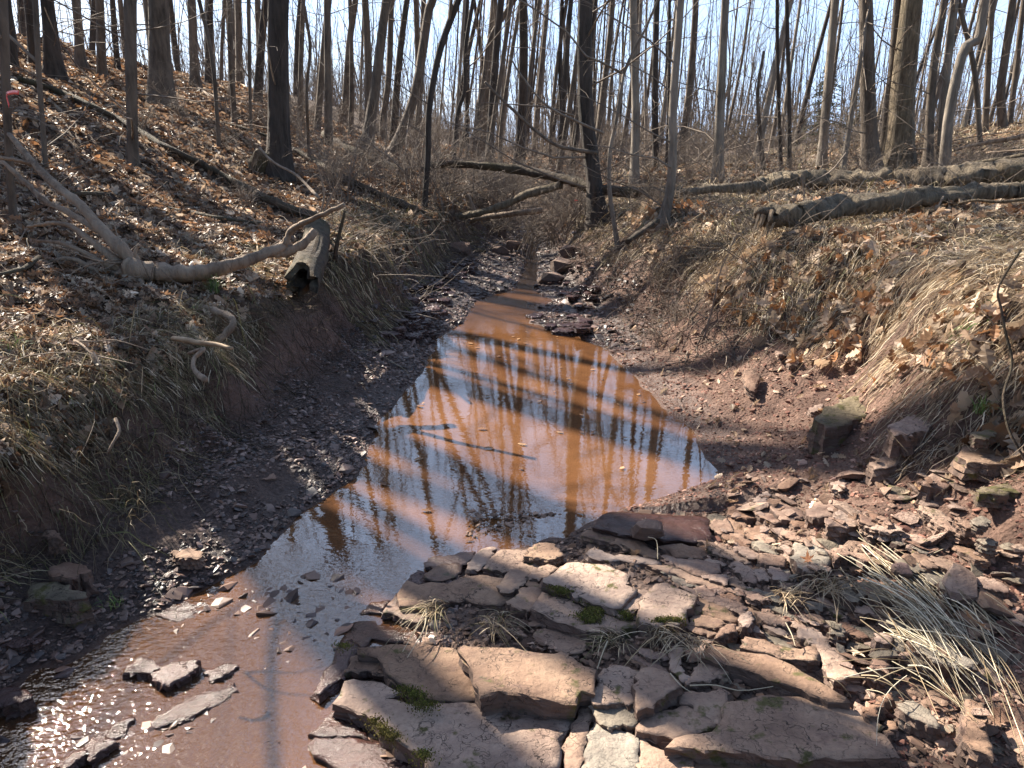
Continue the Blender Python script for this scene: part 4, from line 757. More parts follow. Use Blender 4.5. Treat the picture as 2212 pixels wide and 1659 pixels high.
for k, (px, py, z, s, col, lab) in enumerate([
 (2105, 1350, .22, .075, (.50, .30, .17), "large orange tan leaf lying on the straw"), (1978, 1065, None, .05, (.55, .36, .2), "pale lobed leaf leaning on the mossy brown block"),
 (1785, 1060, None, .035, (.55, .40, .25), "yellow star shaped leaf among the shale strip"), (1585, 1095, .05, .04, (.45, .27, .15), "tan leaf at the pool corner"),
 (1848, 1415, .16, .04, (.62, .50, .36), "white curled leaf on the smooth tan slab"), (1700, 1385, .12, .035, (.55, .42, .3), "crumpled leaf scraps by the grass clump in the middle"),
 (715, 900, None, .03, (.5, .3, .2), "small pale leaf near the edge of the left gravel"), (855, 905, None, .03, (.5, .34, .2), "pale leaf on the gravel above the pool corner"),
 (330, 860, .4, .06, (.20, .14, .11), "dull star shaped leaf on the shaded bank, left of a pair"), (418, 868, .36, .06, (.23, .16, .125), "dull star shaped leaf on the shaded bank, upper one of a pair"),
 (405, 895, .3, .055, (.17, .12, .10), "dull star shaped leaf on the shaded bank, lower one of a pair"), (277, 720, None, .06, (.60, .45, .38), "bright white leaf on top of the left bank"),
 (581, 895, None, .025, (.5, .36, .27), "tiny white leaf on the left gravel"), (1590, 880, None, .03, (.5, .2, .12), "small rust leaf in the middle of the right mud slope"),
 (1600, 918, None, .03, (.42, .26, .18), "small leaf below the rust leaf on the right mud slope"), (1770, 890, .25, .05, (.5, .33, .2), "pale leaf tucked beside the mossy boulder"),
 (1890, 828, None, .045, (.5, .19, .06), "orange leaf standing at the edge of the right bank"), (1865, 847, None, .06, (.55, .38, .26), "large pink leaf above the mossy boulder"),
 (2060, 553, None, .08, (.62, .5, .4), "bright leaf high on the right bank"), (1785, 660, None, .09, (.5, .35, .24), "big curled leaf in the hanging grass"),
 (1975, 730, None, .09, (.55, .38, .28), "upper leaf of the cluster on the right bank"), (2010, 755, None, .09, (.5, .34, .24), "middle leaf of the cluster on the right bank"), (1990, 785, None, .08, (.58, .42, .3), "lower leaf of the cluster on the right bank"),
 (1745, 1215, .15, .04, (.55, .25, .12), "orange dead leaf at the left foot of the straw"), (770, 1075, None, .03, (.4, .28, .2), "brown leaf at the tip of the left gravel bar"), (1505, 1305, .1, .03, (.5, .36, .25), "leaf fragment on the damp red plate")]):
    P = at_g(px, py) if z is None else at_z(px, py, z); r = random.Random(k); o = link('fallen_leaf', maple('fallen_leaf', col, k)); o.location = (P[0], P[1], max(P[2], topz(P[0], P[1]) if P[1] < 3.2 else P[2])+.012); o.scale = (s,)*3
    g = slope(np.array([P[0]]), np.array([P[1]]))[0]*.8; o.rotation_euler = (r.gauss(0, .3)-g[1], r.gauss(0, .3)+g[0], r.uniform(0, 6.3)); tag(o, lab, 'leaf')

# ------------------------------------------------------------------ matted dry grass
def strands(name, n, x0, x1, y0, y1, seed, keep, L, wid, cols, lab, lift=.03, comb=1., hang=.8, S_=7, rnd_=.5, cat='dry grass'):
    x, y, r = sample(n, x0, x1, y0, y1, seed); k = keep(x, y, H(x, y), r); x, y = x[k], y[k]; n = len(x)
    g = slope(x, y); gl = np.linalg.norm(g, axis=1, keepdims=True)+.05; dn = g/gl*comb
    ca = 6.3*fbm(x, y, 2, 1.3)*1.5; cl = np.stack([np.cos(ca), np.sin(ca)], 1)*.45
    d = dn+cl+rnd_*r.randn(n, 2)*.6; d /= np.linalg.norm(d, axis=1, keepdims=True)+1e-9
    Ls = L*np.exp(.35*r.randn(n)); st = Ls/(S_-1); P = np.zeros((n, S_, 3)); px, py = x.copy(), y.copy(); hz = H(px, py); lf = lift*np.exp(.6*r.randn(n)); P[:, 0] = np.stack([px, py, hz], 1); pz = hz
    for i in range(1, S_):
        t = i/(S_-1); dd = d+.28*r.randn(n, 2); gg = slope(px, py); steep = np.clip(np.linalg.norm(gg, axis=1), 0, 3); ad = 1/np.sqrt(1+steep**2)
        px = px+dd[:, 0]*st*ad; py = py+dd[:, 1]*st*ad; hz = H(px, py); tgt = hz+lf*math.sin(math.pi*min(1, t*1.05))*.9+.004; pz = np.maximum(tgt, pz-hang*st); P[:, i] = np.stack([px, py, pz], 1)
    side = rnd(r, n, 3); T = P[:, -1]-P[:, 0]; side = np.cross(side, T); side /= np.linalg.norm(side, axis=1, keepdims=True)+1e-9
    w = (wid*np.exp(.3*r.randn(n)))[:, None]*np.array([1]*(S_-1)+[.25])[None]*(1+np.clip(y-5, 0, 30)*.08)[:, None]
    A = P-side[:, None]*w[..., None]*.5; B = P+side[:, None]*w[..., None]*.5; V = np.stack([A, B], 2).reshape(-1, 3); idx = np.arange(n*S_*2).reshape(n, S_, 2)
    Q = np.stack([idx[:, :-1, 0], idx[:, :-1, 1], idx[:, 1:, 1], idx[:, 1:, 0]], -1).reshape(-1, 4)
    c = np.repeat(palette(r, n, cols, .28), S_*2, 0); o = link(name, mesh(name, V, [Q], M['straw'], tint=c)); tag(o, lab, cat, kind='stuff'); return o
ST_ = [(.50, .385, .25), (.42, .315, .20), (.60, .485, .33), (.30, .215, .13), (.20, .14, .09), (.66, .55, .40)]
DK = [(.20, .15, .085), (.28, .21, .12), (.13, .09, .055), (.34, .27, .16), (.16, .15, .06)]
RB = lambda x, y, z, r: (z > .46+.30*fbm(x, y, 3, 2.2)+.08*ss(3.2, 2.3, y)+.10*ss(3.3, 3.8, y)*ss(6.8, 5.5, y)) & (x > .5) & (fbm(x+11, y*1.4, 3, 1.7) > -.22-.35*r.rand(len(x)))
strands('bank_grass', 54000, 1.2, 3.8, .1, 7.0, 41, RB, .15, .0024, ST_, "pale matted grass combed down over the right bank", lift=.03, comb=1.2, hang=.9, rnd_=.8)
strands('bank_grass', 22000, .5, 3.2, 4.6, 12.5, 42, RB, .16, .0042, ST_+DK, "tangled dry grass on the right bank farther up the creek", lift=.035, comb=1.0)
strands('bank_grass', 9000, 1.5, 3.2, 1.4, 6.5, 43, lambda x, y, z, r: RB(x, y, z, r) & (z < .85) & (fbm(x, y, 2, 2.2) > .0), .26, .0032, ST_[:3]+ST_[5:], "long strands drooping over the mud edge", lift=.04, comb=1.7, hang=1.1)
strands('bank_grass', 30000, -2.9, -1.35, .9, 5.6, 44, lambda x, y, z, r: (z > .44+.15*fbm(x, y, 2, 3)) & (x < -1.5+.0*y) & (fbm(x+3, y, 2, 1.3) > -.12) & (r.rand(len(x)) < np.where(x < -2.3, .35, 1)), .12, .0028, ST_+DK, "matted grass along the lip of the left bank", lift=.03, comb=.9, hang=.6)
strands('bank_grass', 9000, -2.3, -1.5, 1.0, 4.8, 45, lambda x, y, z, r: (z > .14) & (z < .66) & (fbm(x, y, 2, 1.8) > -.25), .14, .0022, DK, "dark roots and stems hanging on the face of the left bank", lift=.05, comb=.7, hang=.75, rnd_=1.0)
strands('bank_grass', 16000, -2.2, -.6, 5.0, 12.5, 46, lambda x, y, z, r: (z > .18) & (z < .85) & (fbm(x, y, 2, 1.5) > -.15), .15, .0042, DK+ST_[:2], "brown grass and roots along the far left bank", lift=.03, comb=1.1)
strands('bank_grass', 26000, 1.5, 13, 6.0, 30, 47, lambda x, y, z, r: (z > .7), .22, .0042, ST_+DK, "low dry grass over the right terrace", lift=.06, comb=.5)
strands('green_grass', 500, 2.0, 2.5, 2.2, 3.3, 48, lambda x, y, z, r: (fbm(x, y, 2, 3) > .05), .07, .004, [(.10, .19, .04), (.16, .26, .06)], "fresh green grass tuft at the right bank edge", lift=.03, cat='grass')
def tuft(name, px, py, z, n, L, cols, lab, spread=1., lean=(0, 0), w=.003, cat='grass tuft', seed=0, thing=True):
    r = np.random.RandomState(seed); P0 = at_g(px, py) if z is None else at_z(px, py, z); S_ = 6; b = rnd(r, n, 3)*np.array([.03, .03, .0])*spread; a = r.rand(n)*6.3; out = (.25+.75*r.rand(n))*spread
    Ln = L*np.exp(.3*r.randn(n)); P = np.zeros((n, S_, 3))
    for i in range(S_):
        t = i/(S_-1); h = out*t**1.6; P[:, i, 0] = b[:, 0]+(np.cos(a)*h*.8+lean[0]*t)*Ln; P[:, i, 1] = b[:, 1]+(np.sin(a)*h*.8+lean[1]*t)*Ln; P[:, i, 2] = Ln*(t*.9-.65*out*t*t-.25*t*t*(abs(lean[0])+abs(lean[1])))
    side = rnd(r, n, 3); side[:, 2] *= .2; side /= np.linalg.norm(side, axis=1, keepdims=True); ww = w*np.array([1]*(S_-1)+[.15])
    V = np.stack([P-side[:, None]*ww[None, :, None]*.5, P+side[:, None]*ww[None, :, None]*.5], 2).reshape(-1, 3); idx = np.arange(n*S_*2).reshape(n, S_, 2)
    Q = np.stack([idx[:, :-1, 0], idx[:, :-1, 1], idx[:, 1:, 1], idx[:, 1:, 0]], -1).reshape(-1, 4)
    o = link(name, mesh(name, V, [Q], M['straw'], tint=np.repeat(palette(r, n, cols, .25), S_*2, 0))); o.location = P0; tag(o, lab, cat); return o
GR = [(.10, .19, .045), (.17, .27, .07), (.24, .28, .10)]
tuft('grass_tuft', 465, 640, None, 90, .16, GR, "bright green tuft beside the bleached fallen trunk", seed=1)
tuft('grass_tuft', 420, 692, None, 40, .10, GR+ST_[:1], "small yellow green tuft under the crooked branch", seed=2)
tuft('grass_tuft', 30, 770, None, 60, .10, GR+ST_[:2], "green tuft at the left edge on the bank lip", seed=3)
tuft('grass_tuft', 245, 1308, .04, 25, .05, GR, "tiny green sprout between gravel and riffle", seed=4)
tuft('grass_tuft', 2115, 900, None, 70, .09, GR, "fresh green tuft behind the squarish brown rock", seed=5)
tuft('grass_clump', 945, 1315, .08, 70, .11, DK+ST_[:2], "dry grass clump with long pale stalks in the shaded hollow of the outcrop", 1.3, (-.5, -.6), .0025, seed=6)
tuft('grass_clump', 1070, 1345, .09, 80, .10, DK+ST_[:3], "drooping dry grass clump behind the big smooth slab", 1.4, (0, -.5), .0025, seed=7)
tuft('grass_clump', 1320, 1380, .09, 90, .09, DK+ST_[:3], "dry grass clump with long stalks above the pillow shaped slab", 1.5, (-.3, -.5), .0025, seed=8)
tuft('grass_clump', 1425, 1365, .11, 110, .08, ST_[:4]+DK[:2], "tan grass clump hanging under the square sunlit slab", 1.4, (0, -.7), .0028, seed=9)
tuft('grass_clump', 1505, 1395, .12, 60, .09, ST_[:4], "tan grass clump between lumpy block and square slab", 1.3, (-.2, -.5), .0028, seed=10)
tuft('grass_clump', 1780, 1270, .14, 80, .11, ST_[:4]+DK[:1], "loose grass clump left of the straw fan", 1.5, (.2, -.3), .003, seed=11)
tuft('grass_clump', 1700, 1290, .13, 60, .09, ST_[:4], "thin tan grass clump behind the sunlit red plates", 1.4, (.1, -.3), .003, seed=12)
# the fan of long pale straw
def stalks(name, S0, n, lab, seed, w=.0032, cols=((.66, .57, .40), (.78, .70, .54), (.5, .4, .26), (.3, .22, .13))):
    r = np.random.RandomState(seed); S_ = 8; P = np.zeros((n, S_, 3))
    for i in range(n):
        a, b = S0[r.randint(len(S0))]; j = r.randn(4)*np.array([34, 30, 60, 60]); A = at_z(a[0]+j[0], a[1]+j[1], .17+.02*r.rand()); t1 = .55+.45*r.rand(); B0 = at_z(b[0]+j[2], b[1]+j[3], .12+.09*r.rand()); B = A+(B0-A)*t1
        bow = .012+.02*r.rand(); sd = r.randn()*.012
        for k in range(S_):
            t = k/(S_-1); P[i, k] = A*(1-t)+B*t+np.array([sd*math.sin(math.pi*t), 0, bow*math.sin(math.pi*t)])
    R = (w*np.exp(.25*r.randn(n)))[:, None]*np.linspace(.5, .22, S_)[None]; c0 = P[:, 0].mean(0); V, Q = tubes(P-c0, R, 4)
    o = link(name, mesh(name, V, [Q], M['straw'], tint=np.repeat(palette(r, n, cols, .2), S_*4, 0))); o.location = c0; return o
o = stalks('straw_fan', [((1855, 1230), (2180, 1540)), ((1880, 1220), (2215, 1480)), ((1960, 1240), (2260, 1500)), ((1920, 1330), (2150, 1500)), ((2000, 1260), (2300, 1430)), ((1900, 1290), (2110, 1440))], 120, '', 12); tag(o, "fan of long pale straw spread over the stones, bottom right", 'straw')
o = stalks('straw_fan', [((1840, 1460), (2000, 1520)), ((1950, 1470), (2080, 1560)), ((2060, 1330), (2240, 1620))], 26, '', 13, .004); tag(o, "sparse straw stalks below the main fan", 'straw')
# single stalks over the outcrop
for k, (pts, z, lab) in enumerate([("921 1313 905 1345 870 1407", .10, "pale stalk pointing down left from the shaded clump"), ("922 1315 915 1360 880 1420", .10, "second thin stalk beside the pale one in shadow"), ("1312 1385 1300 1415 1290 1445", .14, "two-tone stalk rising above the pillow shaped slab"), ("1400 1160 1418 1168 1421 1208", .14, "bent white twig on the upper slabs"), ("1448 1455 1470 1480 1495 1497", .14, "thin tan stalk bent over the triangular block"), ("1490 1481 1545 1480 1600 1492 1670 1483", .13, "long grey stalk lying across the lumpy pink block"), ("1697 1345 1710 1370 1718 1395", .15, "short pale stick by the sunlit strips"), ("1996 1205 2040 1185 2062 1178", .2, "green-grey stick behind the straw")]):
    Q_ = trace('V '+pts); P = smoothpath([at_z(x, y, z+.01*math.sin(3.14*i/(len(Q_)-1))) for i, (x, y) in enumerate(Q_)], 9); V, Q = tubes((P-P[0])[None], np.linspace(.0022, .0012, 9)[None], 5)
    o = link('grass_stalk', mesh('grass_stalk', V, [Q], M['straw'], tint=np.array([.55, .47, .33]))); o.location = P[0]; tag(o, lab, 'stalk')
# moss patches on the slab edges
def moss(pts, z, lab, seed, n=900, cols=((.13, .135, .025), (.20, .18, .04), (.09, .095, .025), (.16, .12, .05))):
    r = np.random.RandomState(seed); Q_ = np.array([at_z(x, y, z) for x, y in trace(pts)]); w = r.rand(n)*(len(Q_)-1); i = w.astype(int); f = (w-i)[:, None]; c = Q_[i]*(1-f)+Q_[i+1]*f
    p = c+r.randn(n, 3)*np.array([.013, .007, .0])*(.4+1.3*r.rand(n, 1)); e = (p-c)[:, :2]; p[:, 2] = z+.004-np.clip(-e[:, 1]-.002, 0, 1)*1.2+r.rand(n)*.004
    tp = [hull('m', 7, (1, .6, 1.6), None, 70)]; c0 = Q_.mean(0); o = scatter('moss_patch', tp, p-c0, np.exp(r.randn(n)*.3)*.0017, palette(r, n, cols, .3), M['moss'], seed, .5); o.location = c0; tag(o, lab, 'moss')
moss("B 1080 1200 1180 1230 1250 1260", .115, "yellow green moss tuft under the left front of the large sunlit slab", 1)
moss("B 1420 1320 1560 1400 1640 1440 1520 1500 1450 1560 1560 1620 1620 1560 1640 1460", .105, "widest bright moss patch in the middle of the outcrop", 2, 3200)
moss("C 480 1610 600 1600 720 1600", .13, "olive moss on the front edge of the square sunlit slab", 3, 1300)
moss("D 1130 700 1200 720 1300 780 1380 800", .10, "moss strip in the crack above the largest pitted slab", 4, 1100)
moss("D 1300 900 1400 890 1500 900", .10, "light green moss patch on the back edge of the largest pitted slab", 5, 700)
moss("D 780 1080 860 1160 960 1260 1010 1300", .085, "brownish moss along the left side of the largest pitted slab", 6, 1100, ((.12, .10, .03), (.17, .14, .04)))
moss("D 1340 1500 1400 1500 1420 1560", .10, "small moss tuft at the corner of the largest pitted slab", 7, 500)
moss("D 380 180 450 190", .07, "small moss dot on the long shaded slab by the pool", 8, 300)
moss("C 40 1500 60 1530 100 1550", .11, "small moss clump in the notch between two slabs", 9, 400)

# ------------------------------------------------------------------ trees whose trunks can be told apart
def tree(path, w0, w1, lab, m='bark', D=None, total=17, seed=0, crown=True, t0=.38, sides=12, flare=1.5, low=6, cat='tree', n=(14, 6, 5), extend=True, spread=1., ridges=0.):
    pts = trace('V '+path); B = at_g(*pts[0]) if D is None else at_y(*pts[0], D)
    if D is None and B[1] > 44: B = at_y(*pts[0], 30.)
    D = B[1]; W3 = [at_y(x, y, D) for x, y in pts]; r = np.random.RandomState(seed+500)
    if D_GROUND(W3[0]) < W3[0][2]: W3.insert(0, np.array([W3[0][0], D, D_GROUND(W3[0])]))
    ra, rb = w0*.5*pxm(W3[0]), w1*.5*pxm(W3[-1]); vis = np.linalg.norm(W3[-1]-W3[0]); rr = [ra+(rb-ra)*np.linalg.norm(p-W3[0])/vis for p in W3]
    if extend:
        d = W3[-1]-W3[-2]; d /= np.linalg.norm(d); k = max(1, int((total-vis)/1.5)); p = W3[-1]
        for i in range(k):
            d = d+np.array([r.randn()*.035, r.randn()*.035, .05]); d /= np.linalg.norm(d); p = p+d*1.5; W3.append(p); rr.append(max(.012, rb*(1-.9*(i+1)/k)))
    Pn = smoothpath(W3, max(16, len(W3)*3)); L = np.concatenate([[0], np.cumsum(np.linalg.norm(np.diff(Pn, axis=0), axis=1))]); Lc = np.concatenate([[0], np.cumsum(np.linalg.norm(np.diff(np.array(W3), axis=0), axis=1))])
    R = np.interp(L, Lc, rr); extra = np.array([.06, .16, .35, .7]); ex = extra[extra < L[-1]*.5]
    Ls = np.sort(np.concatenate([L, ex])); Pn = np.stack([np.interp(Ls, L, Pn[:, k]) for k in range(3)], 1); R = np.interp(Ls, L, R)*(1+(flare-1)*np.exp(-Ls/max(.12, ra*2.4))); L = Ls
    Pn = np.vstack([Pn[0]-(Pn[1]-Pn[0])/max(1e-3, np.linalg.norm(Pn[1]-Pn[0]))*.25, Pn]); R = np.concatenate([[R[0]*1.15], R]); base = Pn[1].copy(); Pn = Pn-base
    e = empty('tree', base); tag(e, lab, cat); link('trunk', trunk_mesh('trunk', Pn, R, M[m], sides, .05, seed=seed, ridges=ridges), e)
    if crown: link('crown', crown_mesh('crown', Pn[1:], R[1:], M['twig'], seed+900, t0, *n, low=low, spread=spread), e)
    return e
D_GROUND = lambda p: float(H(p[0], p[1]))
TR = [
("30 478 22 380 14 200 6 0", 14, 20, "slim tree at the left edge with a pink ribbon tied round it", 'bark', None, 11),
("30 185 24 100 12 0", 22, 20, "dark trunk at the top left corner beside the ribbon tree", 'dark', 11.5, 16),
("76 160 70 80 62 0", 20, 19, "dark straight trunk, second on the hilltop from the left edge", 'dark', 13, 16),
("118 168 110 80 102 0", 30, 24, "thick dark trunk in front of the bright gap at upper left", 'dark', None, 17),
("100 370 93 280 84 160 76 0", 10, 13, "thin leaning sapling between the ribbon tree and the long log", 'bark', None, 9),
("173 118 170 60 163 0", 20, 17, "pale trunk alone in the bright gap at upper left", 'bark', 16, 16),
("220 148 218 70 215 0", 18, 17, "straight trunk right of the bright gap", 'bark', 15, 16),
("253 135 247 60 243 0", 13, 12, "thin dark trunk close behind the straight one by the gap", 'dark', 18, 15),
("287 360 284 180 281 0", 20, 26, "grey trunk rising from the hillside just above the long log", 'bark', None, 14),
("350 228 345 120 341 0", 42, 40, "thick ribbed trunk on the upper hillside, left of centre slope", 'bark', None, 18),
("422 190 418 100 414 0", 18, 17, "mid sized trunk with reddish bark right of the thick hillside trunk", 'bark', None, 15),
("473 320 463 167 449 77 430 0", 9, 9, "crooked thin sapling on the left slope", 'bark', None, 7),
("507 267 498 117 496 0", 12, 13, "thin upright tree right of the crooked sapling", 'bark', None, 12),
("517 178 516 90 514 0", 14, 14, "slender hilltop trunk left of the biggest slope tree", 'bark', None, 14),
("543 288 540 200 537 0", 6, 9, "pencil thin sapling close left of the biggest slope tree", 'bark', None, 8),
("560 190 560 100 556 0", 12, 12, "hilltop trunk partly behind the biggest slope tree", 'bark', None, 14),
("604 385 602 280 600 130 601 0", 44, 44, "biggest straight trunk on the left slope with a split flared foot", 'dark', None, 20),
("648 270 650 140 655 0", 12, 10, "slim trunk right of the biggest slope tree", 'bark', None, 13),
("685 283 700 100 710 0", 14, 13, "trunk with clinging orange leaves leaning right", 'bark', None, 13),
("668 350 662 200 670 100 655 0", 7, 7, "wiry sapling between biggest trunk and the orange leaved one", 'bark', None, 7),
("744 262 754 100 768 0", 15, 13, "leaning trunk on the skyline left of the paired leaning trees", 'bark', None, 14),
("790 333 814 167 834 0", 25, 18, "left one of two stout trees leaning right over the creek", 'bark', None, 17),
("850 333 897 200 924 33 934 0", 22, 19, "right one of two stout trees leaning right over the creek", 'bark', None, 17),
("827 262 840 167 846 0", 14, 12, "upright trunk seen between the two stout leaning trees", 'bark', None, 15),
("900 293 910 167 915 0", 13, 11, "upright trunk behind the right stout leaning tree", 'bark', None, 15),
("917 450 924 333 927 233 948 117 977 33 990 0", 12, 14, "dark snaking tree left of the log bridge", 'dark', None, 13),
("980 367 988 250 1004 193 1006 100 1022 0", 9, 9, "wavy thin tree in the left part of the thicket", 'dark', None, 11),
("1010 345 1008 207 1003 120 1010 0", 8, 8, "narrow dark stem right of the wavy tree", 'dark', None, 11),
("1030 293 1047 167 1060 83 1110 0", 13, 11, "curving tree whose top sweeps to the right", 'bark', None, 13),
("1082 285 1100 150 1125 0", 9, 8, "slim leaning tree left of the thicket centre", 'bark', None, 13),
("1133 300 1146 150 1165 0", 8, 8, "slim leaning tree in the thicket centre", 'bark', None, 13),
("1190 280 1205 130 1225 0", 9, 8, "slim leaning tree left of the great shaggy trunk", 'bark', None, 13),
("1213 285 1210 160 1214 0", 8, 8, "thin straight stem next to the great shaggy trunk", 'dark', None, 13),
("1292 478 1282 383 1266 250 1262 120 1264 0", 34, 32, "great dark shaggy trunk standing in the middle", 'dark', None, 20),
("1370 400 1373 233 1367 0", 18, 16, "pale smooth trunk right of the great shaggy trunk", 'pale', None, 16),
("1417 370 1415 200 1419 0", 15, 14, "dark trunk with a left fork behind the curved pale tree", 'dark', None, 15),
("1440 370 1445 200 1446 0", 8, 7, "narrow dark stem directly left of the curved pale tree", 'dark', None, 13),
("1432 482 1451 385 1454 230 1466 60 1470 0", 19, 16, "curved pale tree rooted on the lip of the right bank", 'pale', None, 13),
("1334 530 1317 417 1317 333 1330 267 1347 160", 11, 8, "smooth forked young tree leaning over the creek in the middle", 'pale', None, 5),
("1550 398 1557 200 1567 0", 23, 17, "straight light grey trunk standing alone behind the log", 'pale', None, 17),
("1650 372 1642 290 1637 200 1650 110", 11, 6, "broken snag with splintered top behind the logs", 'bark', None, 4),
("1687 368 1680 167 1679 0", 9, 8, "left stem of a thin dark pair right of centre", 'dark', None, 14),
("1705 370 1704 200 1699 0", 11, 9, "right stem of a thin dark pair right of centre", 'dark', None, 14),
("1774 370 1790 167 1804 0", 19, 16, "pale trunk with a peeled strip in front of the evergreen", 'pale', None, 15),
("1820 370 1847 200 1877 17 1880 0", 12, 9, "thin pale tree leaning right across the thick pair", 'pale', None, 11),
("1882 370 1875 200 1870 0", 30, 26, "left one of the three thick brown trunks standing close together", 'bark', None, 18),
("1905 368 1927 167 1940 0", 19, 18, "middle one of the three thick brown trunks, leaning", 'bark', None, 17),
("1938 368 1952 167 1970 0", 47, 40, "stoutest trunk on the right with fine ridged bark", 'log', None, 20),
("2004 365 2014 167 2040 0", 18, 14, "brown trunk right of the stoutest one", 'bark', None, 15),
("2027 362 2045 167 2064 0", 15, 14, "sunlit slim trunk behind the crooked pale tree", 'pale', None, 15),
("2037 402 2050 250 2082 110 2114 82 2127 0", 23, 20, "crooked pale tree with an elbow, growing behind the logs", 'pale', None, 12),
("2117 313 2104 150 2077 33 2070 0", 11, 11, "thin tree on the right rise leaning left", 'bark', None, 12),
("2127 285 2137 100 2144 0", 13, 12, "straight tree on the right rise", 'bark', None, 13),
("2167 280 2162 200 2172 120 2188 0", 17, 15, "forked purple grey tree near the right edge", 'bark', None, 14),
("2180 268 2197 133 2212 0", 12, 12, "leaning tree next to the right edge of the picture", 'bark', None, 13),
]
for i, (p, a, b, lab, m, D, tot) in enumerate(TR):
    big = a > 17; thin = a < 12
    tree(p, a, b, lab, m, D, tot, seed=i, n=(10, 5, 5) if big else ((6, 4, 4) if thin else (8, 5, 4)), sides=20 if a > 28 else (12 if big else 8), low=8 if big else 5, t0=.45 if big else .35, flare=1.7 if big else 1.25, extend=('snag' not in lab and 'forked young' not in lab), ridges=.045 if a > 28 else 0)
# copies for the rest of the forest
def template(k):
    r = np.random.RandomState(70+k); Ht = r.uniform(14, 19); ra = [.075, .10, .13, .16, .09, .19, .11, .065][k]; n = 14; t = np.linspace(0, 1, n); bend = r.randn(2)*.9
    P = np.stack([bend[0]*t**1.5+.12*np.sin(t*7+k), bend[1]*t**1.5+.1*np.cos(t*6+k)-.1, t*Ht], 1); P = np.vstack([P[0]-[0, 0, .5], P]); R = np.concatenate([[ra*1.5], ra*(1-.88*t)]); R[1] *= 1.25
    if k == 6: P[7:, 0] += np.linspace(0, 1.2, len(P)-7)
    e = empty('tree', (0, 0, 0)); tag(e, None, 'tree'); a = link('trunk', trunk_mesh('trunk', P, R, M[['bark', 'pale', 'bark', 'dark', 'bark', 'bark', 'dark', 'pale'][k]], 9, .05, seed=k), e)
    b = link('crown', crown_mesh('crown', P[1:], R[1:], M['ftwig'], 300+k, [.35, .4, .3, .45, .3, .5, .35, .3][k], 9, 5, 4, low=6), e); return e, a, b
MARKS = sorted([(14, 'the ribbon tree'), (118, 'the dark hilltop trunks'), (287, 'the grey log-side trunk'), (350, 'the thick hillside trunk'), (473, 'the crooked sapling'), (602, 'the biggest slope trunk'), (700, 'the orange leaved tree'), (812, 'the stout leaning pair'), (925, 'the snaking tree'), (1004, 'the wavy tree'), (1100, 'the thicket centre'), (1275, 'the great shaggy trunk'), (1370, 'the smooth pale trunk'), (1452, 'the curved pale tree'), (1557, 'the lone grey trunk'), (1645, 'the splintered snag'), (1700, 'the thin dark pair'), (1790, 'the peeled trunk'), (1905, 'the three thick trunks'), (2014, 'the brown trunk'), (2080, 'the elbow tree'), (2170, 'the forked edge tree')])
def describe(x, y, k, lean):
    px = 1106+F*x/(y*CP-.35*SP); a = [m for m in MARKS if m[0] <= px]; b = [m for m in MARKS if m[0] > px]
    SEEN = globals().setdefault('_seen', set()); w = ['slim', 'pale slim', 'brown', 'dark', 'thin', 'stout', 'dark bent', 'pale thin'][k]; d = 'near' if y < 22 else ('farther' if y < 32 else ('far' if y < 44 else 'farthest'))
    kk = (d, w, a[-1][0] if a else 0)
    if kk in SEEN: w = ('upright ' if (d, w, kk[2], 1) not in SEEN else 'leaning ')+w; SEEN.add(kk+(1,))
    SEEN.add(kk)
    return f"{d} {w} bare tree " + (f"between {a[-1][1]} and {b[0][1]}" if a and b else (f"right of {a[-1][1]}" if a else "at the left border"))
TPL = [template(k) for k in range(8)]; used = [0]*8; r = random.Random(77); placed = []
ZONES = [(38, -26, -3.6, 15, 46, "bare forest tree on the left hillside and skyline"), (40, -3.5, 5.5, 19, 60, "bare tree in the valley thicket beyond the creek"), (40, 5.5, 34, 17, 60, "bare tree behind the logs on the right")]
for n, x0, x1, y0, y1, lab in ZONES:
    c = tries = 0
    while c < n and tries < 6000:
        tries += 1; x = r.uniform(x0, x1); y = y0+(y1-y0)*r.random()**1.0
        if 'outside' in lab:
            if x/y > -.88: continue
        elif abs(x)/y > .80: continue
        if any((x-a)**2+(y-b)**2 < (1.0 if y < 30 else .7)**2 for a, b in placed): continue
        k = r.randrange(8); e, a_, b_ = TPL[k]
        if used[k]: e = e.copy(); COL.objects.link(e); ca = a_.copy(); cb = b_.copy(); COL.objects.link(ca); COL.objects.link(cb); ca.parent = e; cb.parent = e
        used[k] = 1; s = r.uniform(.75, 1.15); e.location = (x, y, float(H(x, y))-.05); e.scale = (s, s, s*r.uniform(.9, 1.1)); lean = .09 if x < 2 else .04
        e.rotation_euler = (r.gauss(0, .03), r.gauss(lean, .035), r.uniform(0, 6.3)); e.rotation_mode = 'ZYX'; placed.append((x, y)); c += 1
        tag(e, describe(x, y, k, e.rotation_euler[1]), 'tree', 'trees: '+lab)
